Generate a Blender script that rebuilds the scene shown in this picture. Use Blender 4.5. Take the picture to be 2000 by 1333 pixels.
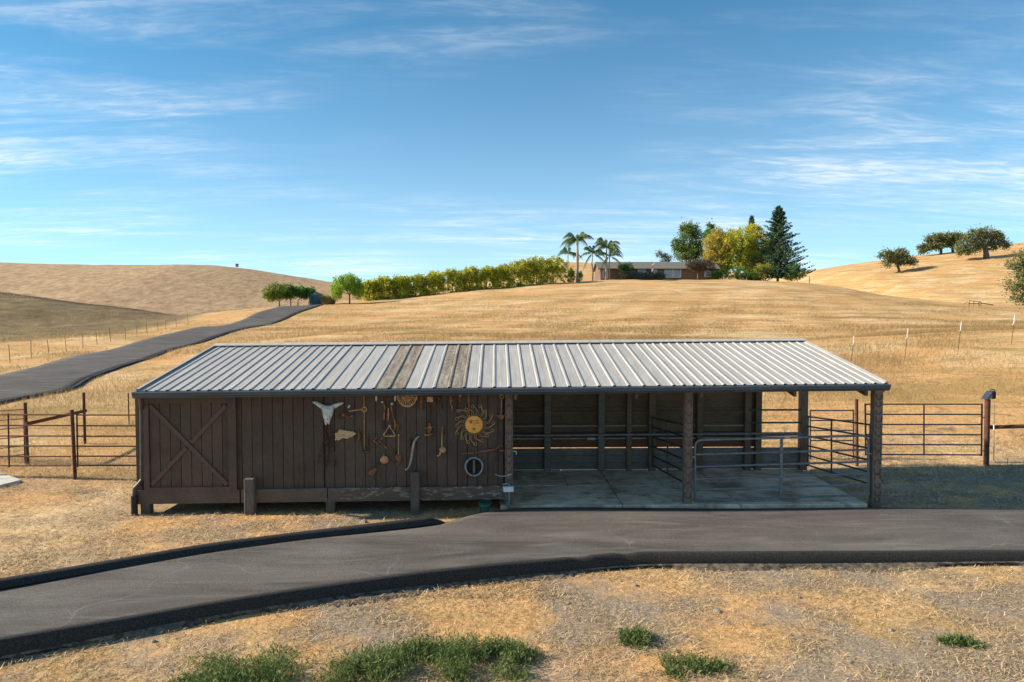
import bpy, math, random
import numpy as np
from mathutils import Vector, Matrix
for _o in list(bpy.data.objects): bpy.data.objects.remove(_o)
SC = bpy.context.scene
COL = SC.collection
R = math.radians

# ------------------------------------------------------------------ camera
F_PX, CX, CY = 1390.0, 1000.0, 666.5          # measured on the 2000 x 1333 photograph
CAM = np.array([0.0, 0.0, 4.05])              # metres above the concrete stall floor
PITCH = math.atan2(CY - 610.0, F_PX)          # horizon at y = 610
YAW = math.atan2(31.0, F_PX)                  # barn's depth lines vanish at x = 969
cd = bpy.data.cameras.new('camera'); cam = bpy.data.objects.new('camera', cd); COL.objects.link(cam)
cam.location = CAM.tolist()
cam.rotation_euler = (math.pi/2 - PITCH, 0, -YAW)
cd.sensor_width = 36.0; cd.lens = 36.0*F_PX/2000.0
cd.clip_start = 0.1; cd.clip_end = 3000
SC.camera = cam

# ------------------------------------------------------------------ light
SUN_EL, SUN_AZ = R(29), np.array([-1.0, 0.015])       # sun stands to the left of the barn
w = bpy.data.worlds.new('World'); SC.world = w; w.use_nodes = True
nt = w.node_tree; nt.nodes.clear()
def wn(t, **k):
    n = nt.nodes.new(t)
    for a, b in k.items(): setattr(n, a, b)
    return n
wo = wn('ShaderNodeOutputWorld'); wb = wn('ShaderNodeBackground'); sky = wn('ShaderNodeTexSky')
sky.sky_type = 'NISHITA'; sky.sun_disc = False
sky.sun_elevation = SUN_EL; sky.sun_rotation = math.atan2(SUN_AZ[0], SUN_AZ[1])
sky.altitude = 100; sky.air_density = 0.75; sky.dust_density = 0.15; sky.ozone_density = 6.0
wb.inputs['Strength'].default_value = 0.15
# thin cirrus: noise on a flat cloud deck (direction projected on a plane overhead)
tc = wn('ShaderNodeTexCoord'); sx = wn('ShaderNodeSeparateXYZ'); nt.links.new(tc.outputs['Generated'], sx.inputs[0])
def wm(op, a, b=None, clamp=False):
    n = wn('ShaderNodeMath', operation=op, use_clamp=clamp)
    for i, v in enumerate((a, b)):
        if v is None: continue
        if isinstance(v, (int, float)): n.inputs[i].default_value = v
        else: nt.links.new(v, n.inputs[i])
    return n.outputs[0]
zz = wm('ADD', wm('MAXIMUM', sx.outputs[2], 0.0), 0.09)
cxo = wn('ShaderNodeCombineXYZ')
nt.links.new(wm('DIVIDE', sx.outputs[0], zz), cxo.inputs[0]); nt.links.new(wm('DIVIDE', sx.outputs[1], zz), cxo.inputs[1])
def wnoise(scale, rot, stretch, det, rough, dist=0.0, off=(0, 0, 0)):
    m = wn('ShaderNodeMapping'); m.inputs['Rotation'].default_value = (0, 0, R(rot)); m.inputs['Scale'].default_value = stretch
    m.inputs['Location'].default_value = off
    nt.links.new(cxo.outputs[0], m.inputs[0])
    n = wn('ShaderNodeTexNoise'); n.inputs['Scale'].default_value = scale; n.inputs['Detail'].default_value = det
    n.inputs['Roughness'].default_value = rough; n.inputs['Distortion'].default_value = dist
    nt.links.new(m.outputs[0], n.inputs[0]); return n.outputs[0]
def wramp(v, a, b):
    n = wn('ShaderNodeMapRange', interpolation_type='SMOOTHSTEP'); nt.links.new(v, n.inputs[0])
    n.inputs[1].default_value = a; n.inputs[2].default_value = b; return n.outputs[0]
big = wramp(wnoise(0.42, 8, (1, 1, 1), 2, 0.5, 0.0, (3.1, 0.4, 0)), 0.36, 0.62)
streak = wramp(wnoise(1.5, -14, (0.55, 2.0, 1), 9, 0.62, 0.6, (1.7, 2.2, 0)), 0.38, 0.74)
ripple = wramp(wnoise(9.0, 28, (0.6, 1.9, 1), 5, 0.6, 0.9), 0.38, 0.66)
cl = wm('MULTIPLY', big, wm('MULTIPLY', streak, wm('ADD', wm('MULTIPLY', ripple, 0.85), 0.15)))
cl = wm('ADD', cl, wm('MULTIPLY', wm('MULTIPLY', streak, big), 0.35), True)
veil = wm('MULTIPLY', wm('POWER', wm('SUBTRACT', 1.0, wm('MAXIMUM', sx.outputs[2], 0.0)), 5.5), 0.60)     # thin high haze, denser towards the horizon
cl = wm('ADD', wm('MULTIPLY', cl, 0.42), wm('ADD', veil, 0.02), True)
tint = wn('ShaderNodeMix', data_type='RGBA', blend_type='MULTIPLY'); tint.inputs[0].default_value = 1.0
nt.links.new(sky.outputs[0], tint.inputs[6]); tint.inputs[7].default_value = (0.05, 0.44, 0.44, 1)
mx = wn('ShaderNodeMix', data_type='RGBA'); nt.links.new(cl, mx.inputs[0]); nt.links.new(tint.outputs[2], mx.inputs[6])
mx.inputs[7].default_value = (3.3, 3.35, 3.4, 1)
nt.links.new(mx.outputs[2], wb.inputs[0]); nt.links.new(wb.outputs[0], wo.inputs[0])

sl = bpy.data.lights.new('sun', 'SUN'); so = bpy.data.objects.new('sun', sl); COL.objects.link(so)
sl.energy = 3.6; sl.angle = R(1.2); sl.color = (1.0, 0.86, 0.68)
_a = SUN_AZ/np.linalg.norm(SUN_AZ)*math.cos(SUN_EL)
so.rotation_euler = Vector((_a[0], _a[1], math.sin(SUN_EL))).to_track_quat('Z', 'Y').to_euler()
so.location = (-40, 0, 40)
vs = SC.view_settings; vs.view_transform = 'Standard'; vs.look = 'None'; vs.gamma = 1.0; vs.exposure = 1.28
vs.use_curve_mapping = False

# ------------------------------------------------------------------ measuring helpers
_cy, _sy, _cpi, _spi = math.cos(YAW), math.sin(YAW), math.cos(PITCH), math.sin(PITCH)
def ray(px, py):
    a, b = (px - CX)/F_PX, -(py - CY)/F_PX
    fwd = np.array([_sy*_cpi, _cy*_cpi, -_spi]); right = np.array([_cy, -_sy, 0.0]); up = np.cross(right, fwd)
    return fwd + a*right + b*up
def P(px, py, Y):            # the point that lies Y metres in front of the camera's wall-parallel plane
    d = ray(px, py); return CAM + d*(Y/d[1])
def G(px, py, z=0.0):        # the point of the level z seen there
    d = ray(px, py); return CAM + d*((z - CAM[2])/d[2])

# ------------------------------------------------------------------ mesh helpers
WORLD = {}
class MB:
    def __init__(s): s.v = []; s.f = []
    def add(s, v, f):
        n = len(s.v); s.v += [tuple(map(float, q)) for q in v]; s.f += [tuple(i + n for i in t) for t in f]; return s
    def box(s, c, d, ch=0.0, rz=0.0, m=None):
        hx, hy, hz = d[0]/2, d[1]/2, d[2]/2
        if ch <= 0:
            v = [(x*hx, y*hy, z*hz) for z in (-1, 1) for y in (-1, 1) for x in (-1, 1)]
            f = [(0, 2, 3, 1), (4, 5, 7, 6), (0, 1, 5, 4), (2, 6, 7, 3), (0, 4, 6, 2), (1, 3, 7, 5)]
        else:
            v = []; f = []; idx = {}
            for sx in (-1, 1):
                for sy in (-1, 1):
                    for sz in (-1, 1):
                        for k in range(3):
                            q = [sx*(hx - ch), sy*(hy - ch), sz*(hz - ch)]; q[k] += (sx, sy, sz)[k]*ch
                            idx[(sx, sy, sz, k)] = len(v); v.append(tuple(q))
            for k in range(3):
                a, b = [(1, 2), (2, 0), (0, 1)][k]
                for sg in (-1, 1):
                    def key(sa, sb):
                        t = [0, 0, 0]; t[k] = sg; t[a] = sa; t[b] = sb; return idx[(t[0], t[1], t[2], k)]
                    q = [key(-1, -1), key(1, -1), key(1, 1), key(-1, 1)]
                    f.append(tuple(q if sg > 0 else q[::-1]))
                for sa in (-1, 1):
                    for sb in (-1, 1):
                        def k2(sk, kk):
                            t = [0, 0, 0]; t[k] = sk; t[a] = sa; t[b] = sb; return idx[(t[0], t[1], t[2], kk)]
                        q = [k2(-1, a), k2(1, a), k2(1, b), k2(-1, b)]
                        f.append(tuple(q if sa*sb < 0 else q[::-1]))
            for sx in (-1, 1):
                for sy in (-1, 1):
                    for sz in (-1, 1):
                        q = [idx[(sx, sy, sz, k)] for k in range(3)]
                        f.append(tuple(q if sx*sy*sz > 0 else q[::-1]))
        M = m if m is not None else Matrix.Rotation(rz, 4, 'Z')
        cc = Vector(tuple(float(t) for t in c))
        return s.add([tuple(M @ Vector(q) + cc) for q in v], f)
    def tube(s, pts, r, n=8, cap=True, closed=False):
        p = [Vector(tuple(float(t) for t in q)) for q in pts]; N = len(p)
        rr = r if isinstance(r, (list, tuple, np.ndarray)) else [r]*N
        T = []
        for i in range(N):
            a = p[(i - 1) % N] if (closed or i > 0) else p[i]; b = p[(i + 1) % N] if (closed or i < N - 1) else p[i]
            t = (b - a); T.append(t.normalized() if t.length > 1e-9 else Vector((0, 0, 1)))
        u = T[0].cross(Vector((0, 0, 1)))
        if u.length < 1e-3: u = T[0].cross(Vector((0, 1, 0)))
        u.normalize(); v = []; f = []
        for i in range(N):
            u = (u - T[i]*u.dot(T[i])).normalized(); w_ = T[i].cross(u)
            for k in range(n):
                a = 2*math.pi*(k + 0.5)/n
                v.append(tuple(p[i] + (u*math.cos(a) + w_*math.sin(a))*float(rr[i])))
        for i in range(N if closed else N - 1):
            j = (i + 1) % N
            for k in range(n): f.append((i*n + k, i*n + (k + 1) % n, j*n + (k + 1) % n, j*n + k))
        if cap and not closed:
            f.append(tuple(range(n))[::-1]); f.append(tuple((N - 1)*n + k for k in range(n)))
        return s.add(v, f)
    def prism(s, poly, axis, a, b, c=(0, 0, 0)):   # 2-D outline pushed from a to b along axis ('x','y','z')
        n = len(poly); v = []
        for t in (a, b):
            for q in poly:
                v.append({'y': (q[0], t, q[1]), 'x': (t, q[0], q[1]), 'z': (q[0], q[1], t)}[axis])
        v = [(q[0] + c[0], q[1] + c[1], q[2] + c[2]) for q in v]
        f = [tuple(range(n)), tuple(range(2*n - 1, n - 1, -1))] + [(i, i + n, (i + 1) % n + n, (i + 1) % n) for i in range(n)]
        return s.add(v, f)
    def lathe(s, prof, c=(0, 0, 0), n=16, M=None):  # prof: (radius, z)
        v = []; f = []
        for r, z in prof:
            for k in range(n):
                a = 2*math.pi*k/n; q = Vector((r*math.cos(a), r*math.sin(a), z))
                if M is not None: q = M @ q
                v.append((q.x + c[0], q.y + c[1], q.z + c[2]))
        for i in range(len(prof) - 1):
            for k in range(n): f.append((i*n + k, i*n + (k + 1) % n, (i + 1)*n + (k + 1) % n, (i + 1)*n + k))
        f.append(tuple(range(n))[::-1]); f.append(tuple((len(prof) - 1)*n + k for k in range(n)))
        return s.add(v, f)
    def ellipsoid(s, c, r, n=12, m=8):
        prof = [(max(1e-4, math.sin(math.pi*i/m)), -math.cos(math.pi*i/m)) for i in range(m + 1)]
        t = MB().lathe(prof, n=n); return s.add([(q[0]*r[0] + c[0], q[1]*r[1] + c[1], q[2]*r[2] + c[2]) for q in t.v], t.f)
    def mesh(s, name, mat=None, origin=(0, 0, 0), smooth=False):
        me = bpy.data.meshes.new(name)
        me.from_pydata([(q[0] - origin[0], q[1] - origin[1], q[2] - origin[2]) for q in s.v], [], s.f)
        if mat: me.materials.append(mat)
        if smooth: me.polygons.foreach_set('use_smooth', [True]*len(me.polygons))
        me.update(); return me
def setp(o, label=None, cat=None, group=None, kind=None):
    if label: o['label'] = label
    if cat: o['category'] = cat
    if group: o['group'] = group
    if kind: o['kind'] = kind
    return o
def place(name, data, parent=None, at=(0, 0, 0), **kw):
    o = bpy.data.objects.new(name, data); COL.objects.link(o)
    at = np.array([float(t) for t in at]); WORLD[o.name] = at
    if parent is not None:
        o.parent = parent; o.location = (at - WORLD[parent.name]).tolist()
    else: o.location = at.tolist()
    return setp(o, **kw)
def build(name, mb, mat, parent=None, at=None, smooth=False, **kw):
    if at is None:
        if parent is not None: at = WORLD[parent.name]
        else:
            a = np.array(mb.v); at = [(a[:, 0].min() + a[:, 0].max())/2, (a[:, 1].min() + a[:, 1].max())/2, a[:, 2].min()]
    return place(name, mb.mesh(name, mat, at, smooth), parent, at, **kw)
def thing(name, at, label, cat, group=None): return place(name, None, None, at, label=label, cat=cat, group=group)
def np_mesh(name, V, F, mat=None, smooth=False):
    V = np.asarray(V, dtype=np.float32); F = np.asarray(F, dtype=np.int32); k = F.shape[1]
    me = bpy.data.meshes.new(name); me.vertices.add(len(V)); me.vertices.foreach_set('co', V.ravel())
    me.loops.add(F.size); me.loops.foreach_set('vertex_index', F.ravel())
    me.polygons.add(len(F)); me.polygons.foreach_set('loop_start', np.arange(0, F.size, k, dtype=np.int32))
    try: me.polygons.foreach_set('loop_total', np.full(len(F), k, dtype=np.int32))
    except Exception: pass
    if smooth: me.polygons.foreach_set('use_smooth', np.ones(len(F), dtype=bool))
    if mat: me.materials.append(mat)
    me.update(calc_edges=True); me.validate(); return me

# ------------------------------------------------------------------ materials
class NT:
    def __init__(s, name):
        s.m = bpy.data.materials.new(name); s.m.use_nodes = True; s.t = s.m.node_tree; s.t.nodes.clear()
        s.out = s.n('ShaderNodeOutputMaterial'); s.b = s.n('ShaderNodeBsdfPrincipled'); s.l(s.b.outputs[0], s.out.inputs[0])
    def n(s, t, **k):
        q = s.t.nodes.new(t)
        for a, b in k.items(): setattr(q, a, b)
        return q
    def l(s, a, b): s.t.links.new(a, b)
    def coord(s, kind='Object', scale=(1, 1, 1), rot=(0, 0, 0)):
        c = s.n('ShaderNodeTexCoord'); m = s.n('ShaderNodeMapping'); m.inputs['Scale'].default_value = scale
        m.inputs['Rotation'].default_value = rot
        if kind == 'World':
            g = s.n('ShaderNodeNewGeometry'); s.l(g.outputs['Position'], m.inputs[0])
        else: s.l(c.outputs[kind], m.inputs[0])
        return m.outputs[0]
    def noise(s, co, scale, det=4, rough=0.55, dist=0.0):
        q = s.n('ShaderNodeTexNoise'); q.inputs['Scale'].default_value = scale; q.inputs['Detail'].default_value = det
        q.inputs['Roughness'].default_value = rough; q.inputs['Distortion'].default_value = dist
        s.l(co, q.inputs[0]); return q.outputs[0]
    def ramp(s, v, stops, interp='LINEAR'):
        q = s.n('ShaderNodeValToRGB'); q.color_ramp.interpolation = interp; e = q.color_ramp.elements
        while len(e) < len(stops): e.new(0.5)
        for i, (p, c) in enumerate(stops):
            e[i].position = p; e[i].color = (c, c, c, 1) if isinstance(c, (int, float)) else (*c, 1)
        s.l(v, q.inputs[0]); return q.outputs[0]
    def mix(s, f, a, b, mode='MIX'):
        q = s.n('ShaderNodeMix', data_type='RGBA', blend_type=mode)
        for i, v in ((0, f), (6, a), (7, b)):
            if isinstance(v, (int, float)): q.inputs[i].default_value = v
            elif isinstance(v, tuple): q.inputs[i].default_value = (*v, 1)
            else: s.l(v, q.inputs[i])
        return q.outputs[2]
    def math(s, op, a, b=None, clamp=False):
        q = s.n('ShaderNodeMath', operation=op, use_clamp=clamp)
        for i, v in enumerate((a, b)):
            if v is None: continue
            if isinstance(v, (int, float)): q.inputs[i].default_value = v
            else: s.l(v, q.inputs[i])
        return q.outputs[0]
    def bump(s, h, strength=0.4, dist=0.02):
        q = s.n('ShaderNodeBump'); q.inputs['Strength'].default_value = strength; q.inputs['Distance'].default_value = dist
        s.l(h, q.inputs['Height']); s.l(q.outputs[0], s.b.inputs['Normal'])
    def island(s): return s.n('ShaderNodeNewGeometry').outputs['Random Per Island']
    def objrand(s): return s.n('ShaderNodeObjectInfo').outputs['Random']
    def fin(s, col, rough=0.8, metal=0.0, spec=0.3):
        if isinstance(col, tuple): s.b.inputs['Base Color'].default_value = (*col, 1)
        else: s.l(col, s.b.inputs['Base Color'])
        if isinstance(rough, (int, float)): s.b.inputs['Roughness'].default_value = rough
        else: s.l(rough, s.b.inputs['Roughness'])
        s.b.inputs['Metallic'].default_value = metal; s.b.inputs['Specular IOR Level'].default_value = spec
        return s.m
def simple(name, c1, c2, scale=8, rough=0.7, metal=0.0, spec=0.3, stretch=(1, 1, 1), bump=0.0, lo=0.35, hi=0.65, kind='Object', objvar=0.0, det=5):
    t = NT(name); co = t.coord(kind, stretch); n = t.noise(co, scale, det, 0.6)
    col = t.ramp(n, [(lo, c1), (hi, c2)])
    if objvar > 0:
        col = t.mix(1.0, col, t.ramp(t.objrand(), [(0, 1 - objvar), (1, 1 + objvar*0.6)]), 'MULTIPLY')
    if bump > 0: t.bump(n, bump, 0.01)
    return t.fin(col, rough, metal, spec)

# ------------------------------------------------------------------ terrain height
_cp = []
def tp(px, py, Y): _cp.append(tuple(P(px, py, Y)))
def tz(X, Y, z): _cp.append((X, Y, z))
# driveway climbing to the hilltop: (y, right edge x, left edge x, depth)
DRIVE = [(815, -130, -420, 25), (790, 0, -190, 27.5), (765, 105, -110, 31), (742, 176, -32, 35), (700, 292, 116, 47), (670, 384, 262, 60), (640, 492, 384, 77), (613, 577, 498, 100), (599, 625, 552, 117)]
for y, xr, xl, d in DRIVE[1:]:
    tp(xr, y, d); tp(xl, y, d)
for q in [(720, 588, 128), (850, 575, 132), (950, 566, 136), (1100, 553.5, 142), (1200, 548, 146), (1300, 547, 148), (1450, 547, 148), (1560, 552, 146),
          (1640, 562, 142), (1720, 578, 135), (1800, 594, 122), (1900, 600, 105), (2000, 607, 95), (2200, 615, 90),
          (640, 596, 122), (600, 640, 80), (700, 640, 75), (850, 640, 72), (1000, 640, 70), (1200, 632, 72), (1400, 627, 74), (1600, 624, 74), (1800, 628, 66), (2000, 636, 56), (2200, 640, 55),
          (700, 607, 108), (850, 602, 105), (1000, 593, 108), (1200, 586, 110), (1400, 583, 112), (1580, 586, 108), (1700, 598, 100),
          (480, 674, 50), (700, 668, 48), (1000, 664, 48), (1300, 662, 48), (1560, 665, 46),
          (1665, 712, 29), (1768, 702, 29.5), (1872, 687, 30), (1976, 674, 31), (2200, 655, 31),
          (0, 706, 48), (163, 683, 56), (324, 648, 77), (430, 627, 95), (-200, 735, 42), (-300, 690, 60), (0, 668, 62)]:
    tp(*q)
for q in [(-28, 18, .1), (-20, 22, .15), (-14, 24, .1), (-12, 29, .42), (-8, 30, .9), (0, 30, 1.3), (7, 29, 1.6), (14, 23, .8), (20, 23, 1.0), (8, 23, .6), (0, 23, .35), (-8, 23, .05),
          (-13, 17, -.05), (-9.5, 15, -.12), (-7, 14.6, -.15), (-3, 14.6, -.15), (0, 14.6, -.12), (-10, 18.5, -.04), (-4, 18.5, -.1), (2, 18.6, -.1), (7, 18.6, -.08), (9, 18.4, -.05), (13, 18.4, -.02), (18, 18.4, .05),
          (9, 15.2, -.05), (13, 15.5, -.03), (18, 15.5, 0), (5, 16, -.14), (4, 13, -.12), (9, 13, -.12), (16, 13, -.12), (-2, 12, -.12), (-6, 10, -.12), (-10, 9, -.14), (-8, 12.6, -.03), (-12, 12, 0), (-4, 13.4, -.08),
          (-9, 7, -.3), (-4, 7, -.32), (0, 8, -.3), (0, 10.5, -.24), (5, 9, -.26), (5, 11, -.22), (12, 10, -.2), (12, 7, -.25), (0, 3, -.4), (-12, 0, -.5), (12, 0, -.5), (0, -30, -1.5), (-40, -30, -1), (40, -30, -1), (-40, 5, -.2), (40, 8, .1), (40, 16, .6),
          (-90, 140, -.5), (-66, 140, 0.5), (-110, 120, -1), (-56, 165, 1.5), (-120, 165, -1), (-100, 190, -1), (0, 200, 8), (40, 200, 8.5), (90, 170, 6), (0, 240, 4), (60, 240, 4),  (120, 120, 5), (-105, 95, 1.0), (30, 172, 10.6), (55, 172, 10.2), (-20, 165, 8)]:
    tz(*q)
_c = np.array(_cp); _S = 20.0
def _k(a, b):
    d2 = ((a[:, None, 0] - b[None, :, 0])**2 + (a[:, None, 1] - b[None, :, 1])**2)/_S**2
    return np.where(d2 > 1e-12, 0.5*d2*np.log(d2 + 1e-12), 0.0)
_n = len(_c); _A = np.zeros((_n + 3, _n + 3)); _A[:_n, :_n] = _k(_c, _c) + np.eye(_n)*2e-3
_A[:_n, _n:] = np.c_[np.ones(_n), _c[:, :2]/_S]; _A[_n:, :_n] = _A[:_n, _n:].T
_w = np.linalg.solve(_A, np.r_[_c[:, 2], 0, 0, 0])
def tps(X, Y):
    out = np.empty(len(X)); q = np.c_[X, Y]
    for i in range(0, len(X), 20000):
        s = q[i:i + 20000]; out[i:i + 20000] = _k(s, _c) @ _w[:_n] + np.c_[np.ones(len(s)), s/_S] @ _w[_n:]
    return out
def ridge(crest, Y, L, Lb, zb):
    p = np.array([P(x, y, Y + dy) for x, y, dy in crest]); return p, L, Lb, zb
RIDGES = [ridge([(-900, 520, -10), (-300, 540, 0), (0, 567, 0), (200, 594, 0), (400, 621, -4), (470, 650, -6)], 112, 38, 40, -5.0),
          ridge([(-900, 500, 0), (-300, 507, 0), (0, 513, 0), (200, 518, 0), (330, 519, 0), (430, 517, 0), (520, 529, 0), (640, 549, 0), (760, 562, 0), (900, 590, 0)], 270, 110, 200, -8.0),
          ridge([(760, 580, 0), (900, 545, 0), (990, 523, 0), (1060, 512, 0), (1170, 514, 0), (1300, 522, 0), (1450, 535, 0), (1600, 570, 0)], 400, 120, 200, -8.0),
          ridge([(1380, 585, 20), (1500, 542, 10), (1580, 528, 0), (1680, 512, 0), (1800, 496, 0), (1900, 487, 0), (2000, 471, 0), (2200, 450, 0), (2700, 430, 0)], 235, 100, 150, -8.0)]
def smax(a, b, k): 
    h = np.clip(0.5 + 0.5*(a - b)/k, 0, 1); return b*(1 - h) + a*h + k*h*(1 - h)
def H(X, Y):
    X = np.atleast_1d(np.asarray(X, float)); Y = np.atleast_1d(np.asarray(Y, float))
    Xc, Yc = np.clip(X, -110, 125), np.clip(Y, -30, 245)
    z = np.clip(tps(Xc, Yc), -2.0, 12.5)
    far = np.clip((Y - 200)/80, 0, 1); z = z*(1 - far) - 1.0*far
    for p, L, Lb, zb in RIDGES:
        yr = np.interp(X, p[:, 0], p[:, 1]); zr = np.interp(X, p[:, 0], p[:, 2])
        # smooth the kinks of the crest line
        zr = (zr*2 + np.interp(X - 6, p[:, 0], p[:, 2]) + np.interp(X + 6, p[:, 0], p[:, 2]))/4
        d = yr - Y; s = np.where(d > 0, L, Lb)
        z = smax(z, zb + (zr - zb)*np.exp(-(d/s)**2) - 0.35, 0.7)
    rough = np.clip((np.hypot(X, Y) - 24)/40, 0, 1)
    rough = rough*(1 - np.exp(-((X + 20.5 + np.clip((Y - 30)/87, 0, 1)*11)/9)**4)*(Y < 135))
    z = z + rough*(0.12*np.sin(X*0.31 + 1.3*np.sin(Y*0.17)) * np.sin(Y*0.23 + np.sin(X*0.19)) + 0.05*np.sin(X*0.9 + Y*0.35)*np.sin(Y*0.8 - X*0.3))
    return z
def hz(X, Y): return float(H(X, Y)[0])
_T = np.r_[np.linspace(6, 60, 400), np.linspace(60, 600, 1200)]
def hit(px, py):
    d = ray(px, py); d = d/d[1]; q = CAM[None, :] + _T[:, None]*d[None, :]
    below = np.nonzero(q[:, 2] < H(q[:, 0], q[:, 1]))[0]
    return q[below[0]] if len(below) else q[-1]
def base(px, Y):             # the ground at depth Y below picture column px
    x = P(px, 610, Y)[0]; return np.array([x, Y, hz(x, Y)])

# ------------------------------------------------------------------ ground material
def ground_mat():
    t = NT('dry_grassland'); co = t.coord('World'); fl = t.coord('World', (1, 1.6, 1))
    fine = t.noise(co, 9, 6, 0.7); mid = t.noise(fl, 1.1, 5, 0.65, 0.6); big = t.noise(fl, 0.085, 5, 0.6, 0.8); streak = t.noise(t.coord('World', (0.35, 2.2, 1)), 0.8, 5, 0.7, 0.5)
    straw = t.ramp(fine, [(0.22, (0.325, 0.210, 0.104)), (0.45, (0.615, 0.432, 0.227)), (0.72, (0.820, 0.636, 0.377))])
    gold = t.ramp(fine, [(0.3, (0.431, 0.234, 0.094)), (0.65, (0.670, 0.402, 0.172))])
    soil = t.ramp(fine, [(0.3, (0.087, 0.070, 0.056)), (0.7, (0.244, 0.198, 0.156))])
    col = t.mix(t.ramp(big, [(0.38, 0.0), (0.54, 0.95)]), straw, gold)
    col = t.mix(t.ramp(streak, [(0.50, 0.0), (0.68, 0.75)]), col, t.ramp(fine, [(0.3, (0.255, 0.180, 0.078)), (0.7, (0.418, 0.300, 0.143))]))
    col = t.mix(t.ramp(mid, [(0.56, 0.0), (0.70, 0.8)]), col, soil)
    cont = t.noise(t.coord('World', (0.10, 0.10, 2.6)), 1.0, 6, 0.65, 0.4)
    col = t.mix(t.ramp(cont, [(0.49, 0.0), (0.60, 0.8)]), col, t.ramp(fine, [(0.3, (0.278, 0.174, 0.065)), (0.7, (0.464, 0.312, 0.124))]))
    col = t.mix(t.ramp(t.noise(t.coord('World', (0.16, 0.16, 3.4)), 1.3, 5, 0.7, 0.6), [(0.60, 0.0), (0.68, 0.6)]), col, (0.719, 0.552, 0.325))
    # the trampled, gravelly strip round the barn and the lane
    g = t.n('ShaderNodeNewGeometry'); s = t.n('ShaderNodeSeparateXYZ'); t.l(g.outputs['Position'], s.inputs[0])
    def rng(v, a, b, c, d):
        q = t.n('ShaderNodeMapRange', interpolation_type='SMOOTHSTEP'); t.l(v, q.inputs[0])
        for i, k in enumerate((a, b, c, d)): q.inputs[i + 1].default_value = k
        return q.outputs[0]
    near = t.math('MULTIPLY', rng(s.outputs[1], 20.5, 18.0, 0, 1), rng(s.outputs[0], -10, -3, 0.35, 0.85))
    pat = t.ramp(t.noise(co, 0.55, 4, 0.6), [(0.42, 0.0), (0.56, 1.0)])
    gravel = t.ramp(t.noise(co, 38, 4, 0.75), [(0.3, (0.090, 0.074, 0.060)), (0.5, (0.240, 0.204, 0.162)), (0.72, (0.516, 0.444, 0.348))])
    col = t.mix(t.math('MULTIPLY', near, pat), col, gravel)
    # far grazed hills on the left are greyer and rosier than the home slope
    far = t.math('MULTIPLY', rng(s.outputs[1], 70, 110, 0, 1), rng(s.outputs[0], -38, -62, 0, 1))
    hillc = t.ramp(t.noise(t.coord('World', (1, 0.5, 1)), 0.55, 6, 0.75), [(0.33, (0.207, 0.141, 0.084)), (0.5, (0.373, 0.261, 0.162)), (0.68, (0.538, 0.392, 0.251))])
    col = t.mix(t.math('MULTIPLY', far, 0.85), col, hillc)
    # shade painted into the near left spur's dried-forb colour, darkest along its crest
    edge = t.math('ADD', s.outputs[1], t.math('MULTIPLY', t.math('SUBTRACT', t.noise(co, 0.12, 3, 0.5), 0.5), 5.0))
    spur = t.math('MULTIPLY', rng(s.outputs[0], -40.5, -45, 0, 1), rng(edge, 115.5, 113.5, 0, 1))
    forb_shade = t.ramp(t.noise(t.coord('World', (0.7, 0.6, 1.6)), 0.6, 7, 0.75, 0.4), [(0.32, (0.085, 0.064, 0.036)), (0.5, (0.165, 0.125, 0.066)), (0.68, (0.29, 0.22, 0.115))])
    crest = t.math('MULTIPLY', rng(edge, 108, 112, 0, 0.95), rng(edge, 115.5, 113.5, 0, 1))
    forb_shade = t.mix(crest, forb_shade, (0.050, 0.036, 0.022))
    col = t.mix(t.math('MULTIPLY', spur, 0.9), col, forb_shade)
    tus = t.noise(t.coord('World', (0.8, 1.4, 0.8)), 2.2, 6, 0.75)
    hsum = t.math('ADD', t.math('MULTIPLY', fine, 0.35), t.math('ADD', tus, t.math('MULTIPLY', t.noise(co, 0.5, 4, 0.6), 1.5)))
    t.bump(hsum, 0.6, 0.13)
    return t.fin(col, 0.95, 0, 0.1)
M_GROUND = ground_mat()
_u = np.linspace(-4.55, 4.55, 400); GX = 9.0*np.sinh(_u)
_v = np.linspace(-2.1, 4.75, 440); GY = 11.0 + 9.5*np.sinh(_v)
_gx, _gy = np.meshgrid(GX, GY); _gz = H(_gx.ravel(), _gy.ravel())
_nx, _ny = len(GX), len(GY); _i = np.arange(_nx*_ny).reshape(_ny, _nx)
_F = np.c_[_i[:-1, :-1].ravel(), _i[:-1, 1:].ravel(), _i[1:, 1:].ravel(), _i[1:, :-1].ravel()]
# keep the soil below the paved lane and the stall floor
_UP = [(-400, 1222), (-150, 1176), (0, 1150), (200, 1114), (400, 1080), (600, 1052), (800, 1030), (880, 1019), (915, 1006), (1000, 993), (1100, 992.5), (1500, 992.5), (1720, 992.5), (1850, 994), (2000, 995), (2400, 996)]
_LO = [(-400, 1322), (-150, 1277), (0, 1251), (200, 1217), (400, 1182), (600, 1151), (800, 1123), (1000, 1101), (1080, 1095), (1150, 1088), (1250, 1082), (1500, 1081), (1700, 1080), (2000, 1079), (2400, 1078)]
def smooth_line(L, n):
    p = np.array([G(x, y, 0.0)[:2] for x, y in L]); s = np.r_[0, np.cumsum(np.hypot(*np.diff(p, axis=0).T))]
    t = np.linspace(0, s[-1], n); q = np.c_[np.interp(t, s, p[:, 0]), np.interp(t, s, p[:, 1])]
    for _ in range(6): q[1:-1] = (q[:-2] + 2*q[1:-1] + q[2:])/4
    return q
LANE_N = 160
UPL, LOL = smooth_line(_UP, LANE_N), smooth_line(_LO, LANE_N)
_xf = _gx.ravel(); _yf = _gy.ravel()
_upY = np.interp(_xf, UPL[:, 0], UPL[:, 1]); _loY = np.interp(_xf, LOL[:, 0], LOL[:, 1])
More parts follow.
